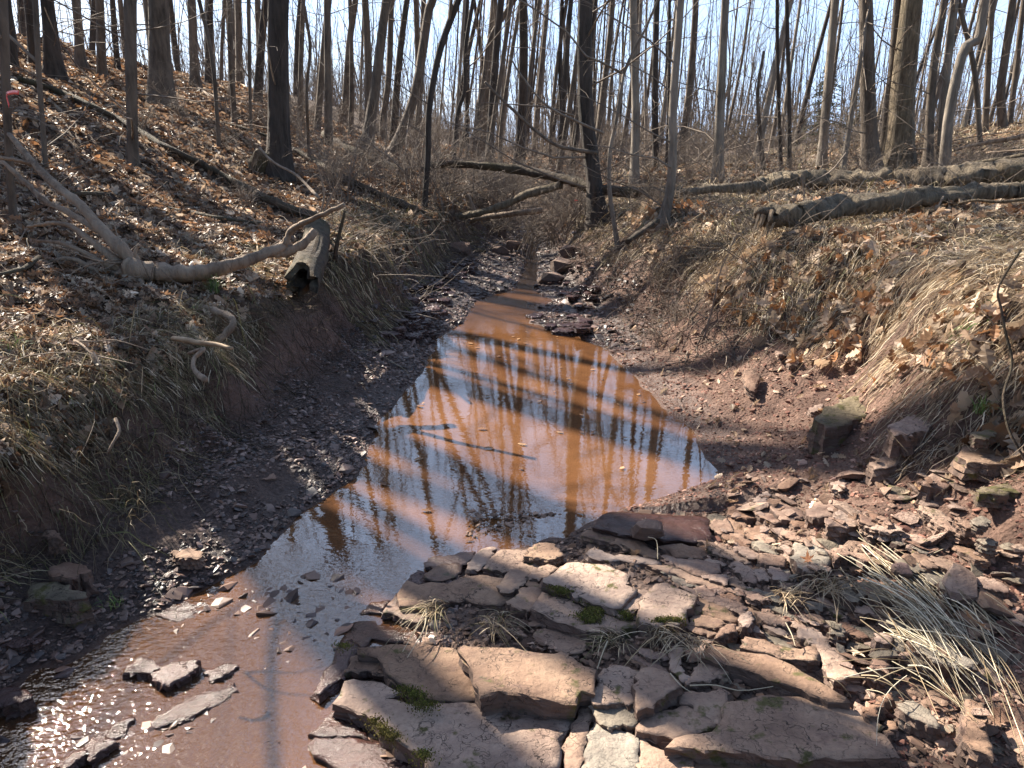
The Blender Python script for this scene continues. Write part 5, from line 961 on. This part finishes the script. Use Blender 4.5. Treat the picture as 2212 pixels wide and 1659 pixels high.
# big trees just outside the left of the view: their trunks throw the broad shadow bands over pool, gravel and slabs
for i, (tx, ty, s_, w_) in enumerate([(0, 4.15, 11.5, .21), (-.1, 3.35, 10, .17), (.2, 5.3, 12.5, .10), (.75, 1.62, 9.5, .08), (.25, 2.3, 10, .05), (-1.6, 3.9, 10.5, .18), (-1.2, 3.05, 9, .21), (-.72, 2.55, 9.5, .19), (-.55, 2.4, 8.5, .09)]):
    x, y = tx-math.sin(SUN_AZ)*s_, ty+math.cos(SUN_AZ)*s_; k = (5, 3, 2)[i % 3]; e, a_, b_ = TPL[k]; e = e.copy(); COL.objects.link(e); ca = a_.copy(); cb = b_.copy(); COL.objects.link(ca); COL.objects.link(cb); ca.parent = e; cb.parent = e
    s = w_/[.075, .10, .13, .16, .09, .19, .11, .065][k]; e.location = (x, y, float(H(x, y))-.05); e.scale = (s, s, 1.); e.rotation_euler = (0, .03, i*1.3); tag(e, 'tall hillside tree standing just left of the view', 'tree', 'tall trees left of the view')
# evergreens
def conifer(name, base, Ht, Rb, seed, lab, grp=None):
    r = np.random.RandomState(seed); e = empty(name, base); tag(e, lab, 'evergreen', grp); t = np.linspace(0, 1, 8)
    link('trunk', trunk_mesh('trunk', np.stack([0*t, 0*t, t*Ht-.2*(1-t)], 1), .02*Ht*(1-.9*t), M['bark'], 7, seed=seed), e)
    n = int(60+Ht*22); h = r.rand(n)**.9; a = r.rand(n)*6.3; L = Rb*(1-h)**.85*(.7+.45*r.rand(n))+.08; S_ = 5; P = np.zeros((n, S_, 3))
    for i in range(S_): u = i/(S_-1); P[:, i] = np.stack([np.cos(a)*L*u, np.sin(a)*L*u, (.12+h*.86)*Ht+L*(.05*u-.28*u*u)], 1)
    V, Q = tubes(P, np.outer(.012+.010*r.rand(n), np.linspace(1, .3, S_)), 3); k = 26; u = .15+.85*r.rand(n, k); idx = np.minimum((u*(S_-1)).astype(int), S_-2); f = (u*(S_-1)-idx)[..., None]
    rows = np.arange(n)[:, None]; C = (P[rows, idx]*(1-f)+P[rows, idx+1]*f).reshape(-1, 3); m_ = len(C); d = rnd(r, m_, 3)*np.array([1, 1, .5]); d /= np.linalg.norm(d, axis=1, keepdims=True); sd = np.cross(d, rnd(r, m_, 3)); sd /= np.linalg.norm(sd, axis=1, keepdims=True)+1e-9; s = (.10+.12*r.rand(m_))*Ht/7; s = s[:, None]
    T = np.stack([C-sd*s*.16, C+sd*s*.16, C+d*s+sd*s*.1, C+d*s*1.0-sd*s*.1], 1).reshape(-1, 3)
    link('crown', mesh('crown', np.vstack([T]), [np.arange(m_*4).reshape(-1, 4)], M['needle'], tint=np.repeat(palette(r, m_, [(.035, .055, .03), (.05, .075, .04), (.07, .09, .05), (.10, .09, .06)], .25), 4, 0)), e)
    link('branches', mesh('branches', V, [Q], M['bark']), e); return e
b = at_y(1765, 372, 38); b[2] = float(H(b[0], b[1])); conifer('evergreen', b, 3.9, 1.5, 1, "tall dark evergreen behind the pale peeled trunk")
for k, (px, D, h, R, lab) in enumerate([(1840, 40, 2.9, 1.5, "shorter evergreen right of the tall one"), (1715, 42, 1.9, 1.9, "low evergreen left of the tall one"), (1640, 46, 1.9, 2.6, "far evergreen behind the splintered snag"), (1575, 48, 1.8, 2.8, "far low evergreen behind the light grey trunk"), (1500, 50, 1.8, 2.6, "far evergreen right of the curved pale tree"), (1885, 44, 1.9, 2.4, "far evergreen behind the three thick trunks"), (1330, 52, 1.8, 2.4, "farthest evergreen right of the great shaggy trunk")]):
    b = at_y(px, 372, D); b[2] = float(H(b[0], b[1])); conifer('evergreen', b, h, R, 20+k, lab)

# ------------------------------------------------------------------ fallen logs, dead wood
def pathof(spec, depth=None, lift=0.):
    Q_ = trace('V '+spec); out = []
    for i, (x, y) in enumerate(Q_):
        if depth is None: P = at_g(x, y)
        else: P = at_y(x, y, depth[i] if hasattr(depth, '__len__') else depth)
        out.append(P+np.array([0, 0, lift]))
    return out
def log(name, spec, w0, w1, m, lab, depth=None, lift=None, seed=0, cat='log', n=22, parent=None, base=None, rough=.1, sides=12, twigs=0, wmid=None, cut=False, pn='trunk'):
    P = pathof(spec, depth); ra, rb = w0*.5*pxm(P[0]), w1*.5*pxm(P[-1]); lf = (ra+rb)*.5+.02 if lift is None else lift
    P = [p+np.array([0, 0, lf]) for p in P] if depth is None else P
    Pn = smoothpath(P, n); r = np.random.RandomState(seed); L = len(Pn); Pn = Pn+r.randn(L, 3)*min(ra, rb)*.12; R = np.linspace(ra, rb, L) if wmid is None else np.interp(np.linspace(0, 1, L), [0, .5, 1], [ra, wmid*.5*pxm(P[len(P)//2]), rb])
    R = R*(1+.07*r.randn(L)); b = Pn[0].copy() if base is None else base
    me = trunk_mesh(name, Pn-b, R, M[m], sides, rough, seed=seed)
    if parent is None: 
        if twigs or cut: e = empty(name, b); tag(e, lab, cat); link(pn, me, e)
        else: e = link(name, me); e.location = b; tag(e, lab, cat)
    else: e = parent; link(name, me, e)
    if cut:      # splintered ends
        for end, s in ((0, 1), (-1, -1)):
            c = Pn[end]-b; d = (Pn[1]-Pn[0]) if end == 0 else (Pn[-1]-Pn[-2]); d = -s*d/np.linalg.norm(d); Rr = R[end]; k = 16; a = r.rand(k)*6.3; A = np.cross(d, [0, 0, 1.]); A /= np.linalg.norm(A); B = np.cross(d, A); rad = Rr*.85*np.sqrt(r.rand(k)); o_ = (np.cos(a)*rad)[:, None]*A+(np.sin(a)*rad)[:, None]*B
            T = np.stack([c+o_-d*Rr*.5, c+o_+d*Rr*.3, c+o_+d*Rr*(.6+1.3*r.rand(k))[:, None]], 1); V, Q = tubes(T, np.outer(Rr*(.12+.1*r.rand(k)), [1, .9, .15]), 5); link('broken_end', mesh('broken_end', V, [Q], M['broken'], smooth=False), e)
    if twigs: 
        C, Rr = branchset(r, (Pn-b)[None], R[None], twigs, .05, .95, 1.2, np.linalg.norm(Pn[-1]-Pn[0])*.14, .012, .06, 6, .3); V1, Q1 = tubes(C, Rr, 4); C2, R2 = branchset(r, C, Rr, 4, .2, 1, .8, np.linalg.norm(Pn[-1]-Pn[0])*.06, .01, .02, 4, .3); V2, Q2 = tubes(C2, R2, 3)
        link('side_twigs', mesh('branches', np.vstack([V1, V2]), [np.vstack([Q1, Q2+len(V1)])], M['twig']), e)
    return e
# left slope
log('fallen_log', "40 180 120 205 200 240 270 275 350 325 430 365 500 400 560 432 620 462 690 482", 12, 19, 'rot', "long straight log lying down the left slope to the creek", seed=1, n=40, sides=14)
log('fallen_log', "617 325 680 358 737 392 820 432 897 466", 13, 17, 'rot', "log on the slope right of the biggest trunk", seed=2, n=26)
log('fallen_log', "700 300 740 326 800 352 850 375 890 388", 14, 17, 'rot', "dark log below the two stout leaning trees", seed=3, n=20)
log('fallen_branch', "804 314 830 330 856 356", 8, 9, 'dead', "pale split piece of wood at the foot of the left leaning tree", seed=4, n=8)
log('fallen_branch', "845 277 870 288 900 314", 6, 7, 'dead', "grey stick propped behind the right leaning tree", seed=5, n=8)
log('fallen_branch', "367 196 380 182 400 182 425 192 455 212 500 222 560 234 620 246", 7, 5, 'dead', "thin arched branch on the hillside behind the thick trunk", seed=6, n=20)
log('fallen_log', "150 430 230 432 300 447 380 462 470 482 570 492", 9, 8, 'rot', "dark half buried log across the middle of the left slope", seed=7, n=24)
log('fallen_branch', "350 450 380 443 410 460", 3, 2, 'dead', "small pale twig on the half buried log", seed=8, n=8)
log('fallen_branch', "560 318 590 350 640 378 690 428", 4, 6, 'dead', "bare grey branch leaning from the foot of the biggest trunk", depth=[6.4, 6.3, 6.0, 5.6], seed=9, n=12)
log('fallen_log', "380 240 440 262 520 285 590 305", 6, 6, 'rot', "short sunken log on the upper left slope", seed=10, n=14)
# root plate wedge at the biggest trunk
P = at_g(563, 372); o = link('tree_stump', hull('tree_stump', 18, (.16, .15, .26), M['rot'], 3)); o.location = P+np.array([0, 0, .1]); o.rotation_euler = (0, .35, 0); tag(o, "wedge of rotten stump against the left foot of the biggest trunk", 'stump')
P = at_g(830, 352); o = link('tree_stump', hull('tree_stump', 18, (.3, .22, .2), M['rot'], 4)); o.location = P; tag(o, "dark mossy stump between the two stout leaning trees", 'stump')
# bleached fallen tree on the left bank
B = at_g(292, 590); e = empty('dead_tree', B); tag(e, "bleached fallen tree with a root crown and limbs spread on the left bank", 'dead tree')
dB = B[1]-.28
def limb(name, spec, w0, w1, dep, seed, m='dead', n=18, sides=10, wmid=None): log(name, spec, w0, w1, m, None, depth=dep, parent=e, base=B, seed=seed, n=n+8, sides=sides, rough=.13, wmid=wmid)
limb('trunk', "268 575 300 585 340 590 400 592 450 585 510 570 560 553 625 525", 52, 20, [dB-.05, dB-.05, dB, dB+.02, dB+.1, dB+.2, dB+.3, dB+.5], 1, n=30, sides=14, wmid=36)
limb('limb', "290 565 250 525 205 480 170 440 133 410 90 370 43 318 20 290", 26, 9, [dB, dB, dB+.05, dB+.1, dB+.15, dB+.25, dB+.4, dB+.5], 2, n=26)
limb('limb', "215 500 150 460 100 435 50 390 0 345", 13, 8, [dB+.05, dB+.2, dB+.3, dB+.4, dB+.5], 3)
limb('limb', "70 355 30 345 -20 340", 9, 7, [dB+.3, dB+.25, dB+.2], 4, n=8)
limb('root', "262 570 230 545 190 515 150 488 110 482 60 490", 20, 7, [dB, dB, dB+.02, dB+.05, dB+.05, dB+.05], 5)
limb('root', "262 580 225 570 180 545 130 525 80 520", 15, 5, [dB, dB-.02, dB-.02, dB-.02, dB], 6)
limb('root', "255 590 210 585 160 560 110 565 60 590 0 600", 13, 5, [dB, dB-.05, dB-.08, dB-.1, dB-.15, dB-.2], 7)
limb('root', "250 597 220 605 195 625", 10, 4, [dB, dB-.1, dB-.15], 8, n=8)
limb('root', "280 590 285 620 300 650 305 678", 40, 12, [dB-.05, dB-.12, dB-.16, dB-.2], 9, n=12)
limb('root', "262 592 270 620 255 645 248 660", 22, 5, [dB-.05, dB-.1, dB-.15, dB-.18], 10, n=10)
limb('root', "305 600 308 640 302 678", 12, 7, [dB-.08, dB-.2, dB-.25], 11, n=10)
limb('root', "270 560 262 535 240 520 200 505", 13, 4, [dB, dB+.05, dB+.1, dB+.1], 12, n=10)
limb('root', "300 565 292 545 300 528", 9, 5, [dB-.05, dB-.05, dB-.05], 13, n=6)
limb('limb', "615 530 628 500 655 482 700 462 745 443", 14, 9, [dB+.45, dB+.45, dB+.4, dB+.35, dB+.3], 14, n=14)
limb('limb', "575 545 610 545 650 528 680 500", 22, 16, [dB+.35, dB+.45, dB+.5, dB+.6], 15, n=12)
# crooked branch hanging over the bank lip
c1 = at_g(400, 656)[1]; e2 = empty('dead_branch', at_y(430, 668, c1)); tag(e2, "crooked pale branch bent over the lip of the left bank", 'branch')
log('limb', "330 650 370 652 415 660 460 670 488 680 503 692 495 712 467 743", 13, 17, 'dead', None, depth=[c1+.05, c1+.02, c1, c1-.12, c1-.2, c1-.25, c1-.28, c1-.32], parent=e2, base=np.array(e2.location), seed=31, n=26, rough=.05)
log('fallen_branch', "407 764 425 757 440 755 422 772 417 790 428 808 444 820", 7, 12, 'dead', "curved stick with a white end poking out of the left bank", depth=[2.95, 2.9, 2.86, 2.84, 2.8, 2.76, 2.7], seed=32, n=20, rough=.05)
log('fallen_branch', "375 730 420 738 470 745 500 752", 14, 9, 'broken', "flat split board of wood on the bank lip under the crooked branch", depth=[3.1, 3.05, 3.0, 2.95], seed=33, n=10)
log('fallen_branch', "160 735 178 745 200 765 240 775 293 787", 5, 2, 'dead', "forked white twig on the left bank, lower fork", depth=[2.75, 2.7, 2.65, 2.62, 2.6], seed=34, n=14)
log('fallen_branch', "160 735 205 738 250 735 320 755", 4, 2, 'dead', "forked white twig on the left bank, upper fork", depth=[2.75, 2.75, 2.75, 2.75], seed=35, n=10)
log('fallen_branch', "202 762 212 780 218 792", 5, 4, 'dead', "short stub hanging below the forked white twig", depth=[2.65, 2.6, 2.58], seed=36, n=6)
log('fallen_branch', "232 980 245 955 258 930 250 905", 4, 8, 'dead', "short pale root sticking from the shaded bank face", depth=[2.3, 2.32, 2.36, 2.4], seed=37, n=10)
log('fallen_branch', "85 555 50 580 0 592 -20 600", 10, 7, 'rot', "grey root trailing off the left edge", depth=[4.2, 4.0, 3.8, 3.7], seed=38, n=10)
log('fallen_branch', "722 560 732 510 745 455", 8, 6, 'rot', "reddish stick standing beside the hollow log", depth=[5.9, 5.9, 5.9], seed=39, n=8)
log('fallen_branch', "690 470 700 420 690 370 685 355", 5, 3, 'dead', "white antler like twig above the hollow log, left prong", depth=[6.3]*4, seed=40, n=10)
log('fallen_branch', "697 465 712 430 735 385 728 365", 5, 3, 'dead', "white antler like twig above the hollow log, right prong", depth=[6.3]*4, seed=41, n=10)
# hollow log with an open end
A = at_y(652, 612, 4.95); Bq = at_y(688, 490, 6.1); e3 = empty('hollow_log', A); tag(e3, "stub of hollow log with furrowed bark pointing its open end at the pool", 'log')
Pn = smoothpath([A, A*.5+Bq*.5+np.array([.02, 0, .0]), Bq], 12); Rr = np.linspace(.105, .085, 12); V1, Q1 = tubes((Pn-A)[None], Rr[None], 22); r = np.random.RandomState(2)
V1 = V1.reshape(12, 22, 3); cc = (Pn-A)[:, None]; V1 = cc+(V1-cc)*(1+.13*(r.rand(12, 22)-.5)+.14*np.sin(2*np.arange(22)*2*math.pi/22+.8)[None]+.04*np.where(np.arange(22) % 2, 1, -1)[None])[..., None]; Vi = cc+(V1-cc)*(.42+.22*r.rand(12, 22))[..., None]; jag = (Pn[1]-Pn[0])[None]*(2.6*(r.rand(22)-.3))[:, None]; V1[0] += jag; Vi[0] += jag*.9; V = np.vstack([V1.reshape(-1, 3), Vi.reshape(-1, 3)]); i = np.arange(22); j = (i+1) % 22; o_ = 12*22
rim = np.stack([i, j, j+o_, i+o_], 1); rim2 = np.stack([i+11*22, i+11*22+o_, j+11*22+o_, j+11*22], 1); link('bark_shell', mesh('bark_shell', V, [Q1, Q1[:, ::-1]+o_, rim, rim2], M['rot']), e3)
log('knot', "665 495 672 505 690 512", 20, 16, 'rot', None, depth=[6.1, 6.0, 5.9], parent=e3, base=A, seed=42, n=6)
# the log bridging the creek and its continuation to the right
log('fallen_log', "915 366 945 356 1000 355 1064 360 1120 367 1170 377 1220 388 1270 402 1337 413 1400 417 1470 415", 13, 27, 'rot', "mossy dark log bridging the creek from bank to bank", depth=[12.0, 11.7, 11.4, 11.2, 11, 10.8, 10.5, 10.2, 9.8, 9.4, 9.0], seed=50, n=40, twigs=16, wmid=20)
log('fallen_log', "1214 400 1180 408 1137 420 1087 443 1040 458 1004 466 944 474", 18, 12, 'log', "sunlit branch reaching down left from the bridging log", depth=[10.5, 10.6, 10.7, 10.9, 11, 11.2, 11.4], seed=51, n=20, twigs=8)
log('fallen_log', "1017 474 1060 468 1104 462 1172 453", 9, 12, 'dead', "thin pale log lying just above the creek bed", depth=[11.4, 11.3, 11.2, 11.1], seed=52, n=12)
log('dead_snag', "1022 460 1016 440 1008 420", 14, 11, 'dead', "short pale upright snag behind the sunlit branch", depth=[11.8]*3, seed=53, n=6)
log('fallen_branch', "1357 522 1385 502 1420 478", 12, 18, 'rot', "slanting log under the curved pale tree", depth=[7.0, 7.2, 7.4], seed=54, n=8)
log('fallen_log', "1640 402 1680 390 1730 386 1800 386 1900 388 2000 384 2100 378 2240 362", 32, 56, 'log', "upper one of two huge fallen trunks on the right, split at its left end", depth=[9.0, 9.0, 9.0, 8.9, 8.7, 8.5, 8.3, 8.1], seed=55, n=70, sides=24, cut=True, wmid=38, rough=.17)
log('fallen_branch', "1474 415 1540 408 1600 405 1650 402", 14, 26, 'log', "peeled pale extension of the upper huge trunk toward the creek", depth=[8.9, 8.9, 8.9, 9.0], seed=56, n=12)
log('fallen_log', "1655 470 1700 466 1760 456 1850 442 1950 430 2050 421 2150 412 2240 404", 47, 32, 'log', "lower one of two huge fallen trunks on the right with jagged broken end", depth=[5.5, 5.55, 5.65, 5.8, 5.9, 5.95, 6.0, 6.0], seed=57, n=70, sides=24, cut=True, wmid=42, rough=.17)
log('fallen_branch', "2070 440 2110 432 2160 436 2230 428", 6, 8, 'log', "bent limb lying against the lower huge trunk", depth=[5.6, 5.5, 5.4, 5.3], seed=58, n=10)
log('fallen_log', "1474 445 1520 440 1560 438 1600 446 1640 450", 12, 12, 'rot', "short mossy rotten log left of the lower huge trunk", seed=59, n=14)
log('fallen_log', "1960 377 2000 365 2050 362 2120 350 2230 332", 7, 9, 'log', "thin log lying up the right rise", depth=[10.5, 10.3, 10, 9.7, 9.3], seed=60, n=18)
log('fallen_log', "2060 325 2110 312 2160 303 2230 290", 6, 9, 'dead', "pale thin log near the skyline of the right rise", depth=[13, 12.8, 12.5, 12.2], seed=61, n=14)
log('fallen_branch', "2130 330 2180 326 2230 322", 4, 5, 'dead', "white stick on the right rise", depth=[11, 10.8, 10.6], seed=62, n=8)
log('dead_snag', "2011 442 2010 420", 6, 5, 'dead', "short peg of wood standing in front of the lower huge trunk", seed=63, n=5)
log('fallen_branch', "2018 455 2030 440 2038 425", 6, 4, 'dead', "short stick leaning beside the peg of wood", depth=[5.3, 5.3, 5.35], seed=64, n=5)
log('fallen_branch', "1740 400 1770 385 1800 365 1828 330", 3, 4, 'twig', "thin dark branch sticking up over the upper huge trunk", depth=[8.2]*4, seed=65, n=8)
log('dead_snag', "1738 430 1735 405 1731 378", 4, 3, 'dead', "white thin stick standing before the upper huge trunk", depth=[7.5]*3, seed=66, n=5)
log('dead_branch', "1955 310 1985 325 1960 322 2000 322", 3, 3, 'dead', "pale crooked twig on the stoutest trunk", depth=[9.6]*4, seed=67, n=8)
# arching thin branches over the creek
log('arching_branch', "1047 177 1100 230 1170 293 1215 318 1290 330", 5, 8, 'bark', "long thin branch sweeping down toward the great shaggy trunk", depth=[9.5, 9.6, 9.7, 9.8, 9.9], seed=70, n=18, twigs=10)
log('arching_branch', "1304 288 1257 267 1180 227 1124 160 1100 120", 7, 3, 'pale', "pale thin branch rising left from the forked young tree", depth=[8.6, 8.6, 8.6, 8.6, 8.6], seed=71, n=16, twigs=8)
log('arching_branch', "1347 160 1325 148 1290 130 1265 120 1230 75 1205 55 1140 10 1120 0", 6, 3, 'pale', "left fork of the young tree arching across the sky", depth=[8.2]*8, seed=72, n=20, twigs=8)
log('arching_branch', "1347 160 1370 107 1395 60 1420 0 1450 -80", 7, 4, 'pale', "right fork of the young tree rising past the pale trunk", depth=[8.2]*5, seed=73, n=16, twigs=8)
log('arching_branch', "1240 250 1180 232 1100 225 1040 222", 4, 2, 'twig', "level thin branch in the thicket left of the great trunk", depth=[9.3]*4, seed=74, n=14, twigs=6)
log('sapling', "1520 735 1530 700 1545 640 1555 590 1590 510", 5, 2, 'twig', "thin red brown sapling standing on the right shore", depth=[4.9, 4.9, 4.9, 4.9, 4.9], seed=75, n=16, twigs=8, cat='sapling', pn='stem')
log('vine', "2205 540 2157 620 2162 665 2172 720 2186 785 2168 850 2170 890 2184 940 2225 1010", 5, 6, 'rot', "thin red brown vine looping down the right edge", depth=[2.7, 2.7, 2.68, 2.64, 2.6, 2.55, 2.5, 2.45, 2.4], seed=76, n=34, cat='vine', rough=.02)
# flagging ribbon
r = np.random.RandomState(77)
C, Rr = branchset(r, np.array([[at_y(285, 570, dB), at_y(262, 560, dB), at_y(240, 545, dB+.05)]])-B, np.array([[.05, .05, .04]]), 16, 0, 1, 1.2, .55, .014, .02, 7, .35); V1, Q1 = tubes(C, Rr, 5); C2, R2 = branchset(r, C, Rr, 4, .2, 1, .8, .2, .012, .0, 5, .35); V2, Q2 = tubes(C2, R2, 4); link('rootlets', mesh('rootlets', np.vstack([V1, V2]), [np.vstack([Q1, Q2+len(V1)])], M['dead']), e)
P = at_g(30, 478)[1]; q = at_y(21, 203, P-.14); r = np.random.RandomState(1); pts = smoothpath([at_y(40, 200, P-.2), at_y(30, 199, P-.16), at_y(14, 203, P-.13), at_y(16, 215, P-.14), at_y(20, 229, P-.16)], 14)-q
wd = np.array([0, .005, .012]); V = np.stack([pts-wd, pts+wd], 1).reshape(-1, 3); idx = np.arange(28).reshape(14, 2); Q = np.stack([idx[:-1, 0], idx[:-1, 1], idx[1:, 1], idx[1:, 0]], 1)
o = link('flagging_ribbon', mesh('flagging_ribbon', V, [Q], M['ribbon'])); o.location = q; s_ = o.modifiers.new('thick', 'SOLIDIFY'); s_.thickness = .002; tag(o, "bright pink ribbon tied to the slim tree at the left edge", 'ribbon')
q = at_y(1243, 433, 9.6); o = link('flagging_ribbon', mesh('flagging_ribbon', V*.28, [Q], M['ribbon'])); o.location = q; o.modifiers.new('thick', 'SOLIDIFY').thickness = .002; tag(o, "tiny red ribbon hanging in the brush below the bridging log", 'ribbon')


# ------------------------------------------------------------------ bare shrubs, thicket
def shrub_mesh(k):
    r = np.random.RandomState(40+k); n = [9, 12, 7, 14, 10, 8][k]; Ht = [1.6, 1.2, 2.2, .9, 1.4, 2.6][k]; S_ = 8; a = r.rand(n)*6.3; out = .25+.75*r.rand(n); P = np.zeros((n, S_, 3)); L = Ht*(.6+.6*r.rand(n))
    for i in range(S_):
        t = i/(S_-1); h = out*t**1.5; P[:, i] = np.stack([.12*np.cos(a*2)+np.cos(a)*h*L*.7, .12*np.sin(a*2)+np.sin(a)*h*L*.7, L*(t-.42*out*t*t)-.05], 1)
    P += np.cumsum(rnd(r, n, S_, 3)*.03, 1); R = np.outer(.007+.006*r.rand(n), np.linspace(1, .35, S_)); Vs = []; Fs = []; o = 0
    C2, R2 = branchset(r, P, R, 7, .25, 1, .8, Ht*.32, .009, .03, 5, .3); C3, R3 = branchset(r, C2, R2, 5, .2, 1, .8, Ht*.15, .009, 0, 4, .3)
    for C, Q_, kk in ((P, R, 4), (C2, R2, 3), (C3, R3, 3)):
        V, Q = tubes(C, np.maximum(Q_, .002), kk); Vs.append(V); Fs.append(Q+o); o += len(V)
    return mesh('bare_shrub', np.vstack(Vs), [np.vstack(Fs)], M['ftwig' if k % 2 else 'twig'])
SM = [shrub_mesh(k) for k in range(6)]; r = random.Random(5)
BZ = [(34, -2.6, 1.2, 9.5, 17, .55, 1.0, "tangled shrub"), (48, -6.5, 9, 15, 34, .8, 1.3, "valley shrub"), (40, 2.2, 10, 9.5, 18, .35, .6, "low terrace shrub"), (18, -6, -1.5, 8, 18, .3, .6, "small slope shrub"), (50, -10, 24, 30, 55, 1.2, 1.9, "far shrub"),
      (16, .9, 2.0, 5.5, 9.5, .22, .42, "small bare shrub on the right bank edge"), (12, -1.5, 1.3, 11.5, 14.5, .4, .7, "low bare shrub overhanging the creek bend")]
for n, x0, x1, y0, y1, s0, s1, lab in BZ:
    for _ in range(n):
        x, y, s = r.uniform(x0, x1), r.uniform(y0, y1), r.uniform(s0, s1)
        o = link('bare_shrub', SM[r.randrange(6)]); o.location = (x, y, float(H(x, y))-.03); o.scale = (s, s, s*r.uniform(.7, 1.)); o.rotation_euler = (r.gauss(0, .12), r.gauss(0, .12), r.uniform(0, 6.3)); tag(o, 'bare '+lab+' '+('' if y < 9 else describe(x, y, 0, 0).split('tree ', 1)[1].replace('the ', '') ) if y > 9 else lab+' beside the creek', 'shrub', 'shrubs: '+lab)
# far woods read as one mass
R0 = np.random.RandomState(8); n = 1400; y = 58+60*R0.rand(n); x = (R0.rand(n)*2-1)*y*.85; S_ = 5; Lh = 7+8*R0.rand(n); P = np.zeros((n, S_, 3)); z = H(x, y); ln = R0.randn(n, 2)*.6
for i in range(S_): t = i/(S_-1); P[:, i] = np.stack([x+ln[:, 0]*t*2+.15*R0.randn(n), y+ln[:, 1]*t*2, z+Lh*t], 1)
R = np.outer(.03+.06*R0.rand(n), np.linspace(1, .25, S_)); V1, Q1 = tubes(P, R, 3); C, Rr = branchset(R0, P, R, 9, .12, 1, .7, 2.6, .01, .1, 4, .2); V2, Q2 = tubes(C, np.maximum(Rr, .009), 3)
y = 45+50*R0.rand(9000); x = (R0.rand(9000)*2-1)*y*.85; m_ = len(x); z = H(x, y); d = rnd(R0, m_, 3)*np.array([.8, .8, 0])+np.array([0, 0, 1.0]); Lh = .8+2.2*R0.rand(m_); P = np.stack([np.stack([x, y, z], 1)+d*Lh[:, None]*t+np.array([0, 0, 0]) for t in (0, .5, 1.)], 1); P[:, 1:] += rnd(R0, m_, 2, 3)*.12
V3, Q3 = tubes(P, np.outer(.010+.012*R0.rand(m_), [1, .7, .4]), 3)
o = link('distant_woods', mesh('distant_woods', np.vstack([V1, V2, V3]), [np.vstack([Q1, Q2+len(V1), Q3+len(V1)+len(V2)])], M['ftwig'])); tag(o, "far bare woods closing the horizon behind the valley", 'woods', kind='stuff')
# tangled twigs and roots on both banks of the creek: one uncountable mass each
def tangle(name, n, x0, x1, y0, y1, keep, L, rad, lab, seed, m='twig'):
    x, y, r = sample(n, x0, x1, y0, y1, seed); z = H(x, y); k = keep(x, y, z); x, y, z = x[k], y[k], z[k]; n = len(x); S_ = 6; d = rnd(r, n, 3)*np.array([1, 1, .55])+np.array([0, 0, .22]); d /= np.linalg.norm(d, axis=1, keepdims=True); Ls = L*np.exp(.45*r.randn(n)); P = np.zeros((n, S_, 3)); c = np.stack([x, y, z-.01], 1); P[:, 0] = c
    for i in range(1, S_):
        d = d+.32*rnd(r, n, 3)+np.array([0, 0, -.05]); d /= np.linalg.norm(d, axis=1, keepdims=True); c = c+d*(Ls/(S_-1))[:, None]; c[:, 2] = np.maximum(c[:, 2], H(c[:, 0], c[:, 1])+.004); P[:, i] = c
    V, Q = tubes(P, np.outer(rad*np.exp(.35*r.randn(n)), np.linspace(1, .4, S_)), 3); o = link(name, mesh(name, V, [Q], M[m])); tag(o, lab, 'twigs', kind='stuff')
tangle('twig_tangle', 5200, .7, 2.4, 4.6, 12, lambda x, y, z: (z > .12)&(z < 1.1), .26, .0028, "tangle of dead stems and roots on the right bank of the creek", 61)
tangle('twig_tangle', 2600, -2.0, -.3, 6, 14, lambda x, y, z: (z > .12), .30, .0034, "tangle of dead stems on the left bank near the log jam", 62)
tangle('twig_tangle', 3600, 1.8, 9, 5.5, 14, lambda x, y, z: (z > .8), .40, .0030, "dead stems lying between the two huge trunks", 63)
tangle('twig_tangle', 1500, -5, -1.6, 2.2, 12, lambda x, y, z: (z > .5), .22, .0026, "fallen twigs over the leaf litter of the left slope", 64)
tangle('twig_tangle', 2600, -3, 5, 12, 24, lambda x, y, z: (z > .1), .9, .006, "brown undergrowth filling the valley beyond the log bridge", 65, 'ftwig')
tangle('twig_tangle', 1300, 2.0, 2.9, 1.4, 3.4, lambda x, y, z: (z > .35), .15, .0022, "dry curling stems on the near right bank", 66, 'dead')
tangle('root_tangle', 7000, -2.3, -.9, 1.2, 6.5, lambda x, y, z: (z > .16) & (z < .68), .13, .0015, "fine roots and stems matting the face of the left bank", 67, 'rot')
tangle('root_tangle', 1500, 1.1, 2.6, 2.4, 6.5, lambda x, y, z: (z > .3) & (z < .7), .14, .0018, "roots and stems hanging out of the right bank edge", 68, 'log')

print('objects', len(bpy.data.objects), 'verts', sum(len(m.vertices) for m in bpy.data.meshes))
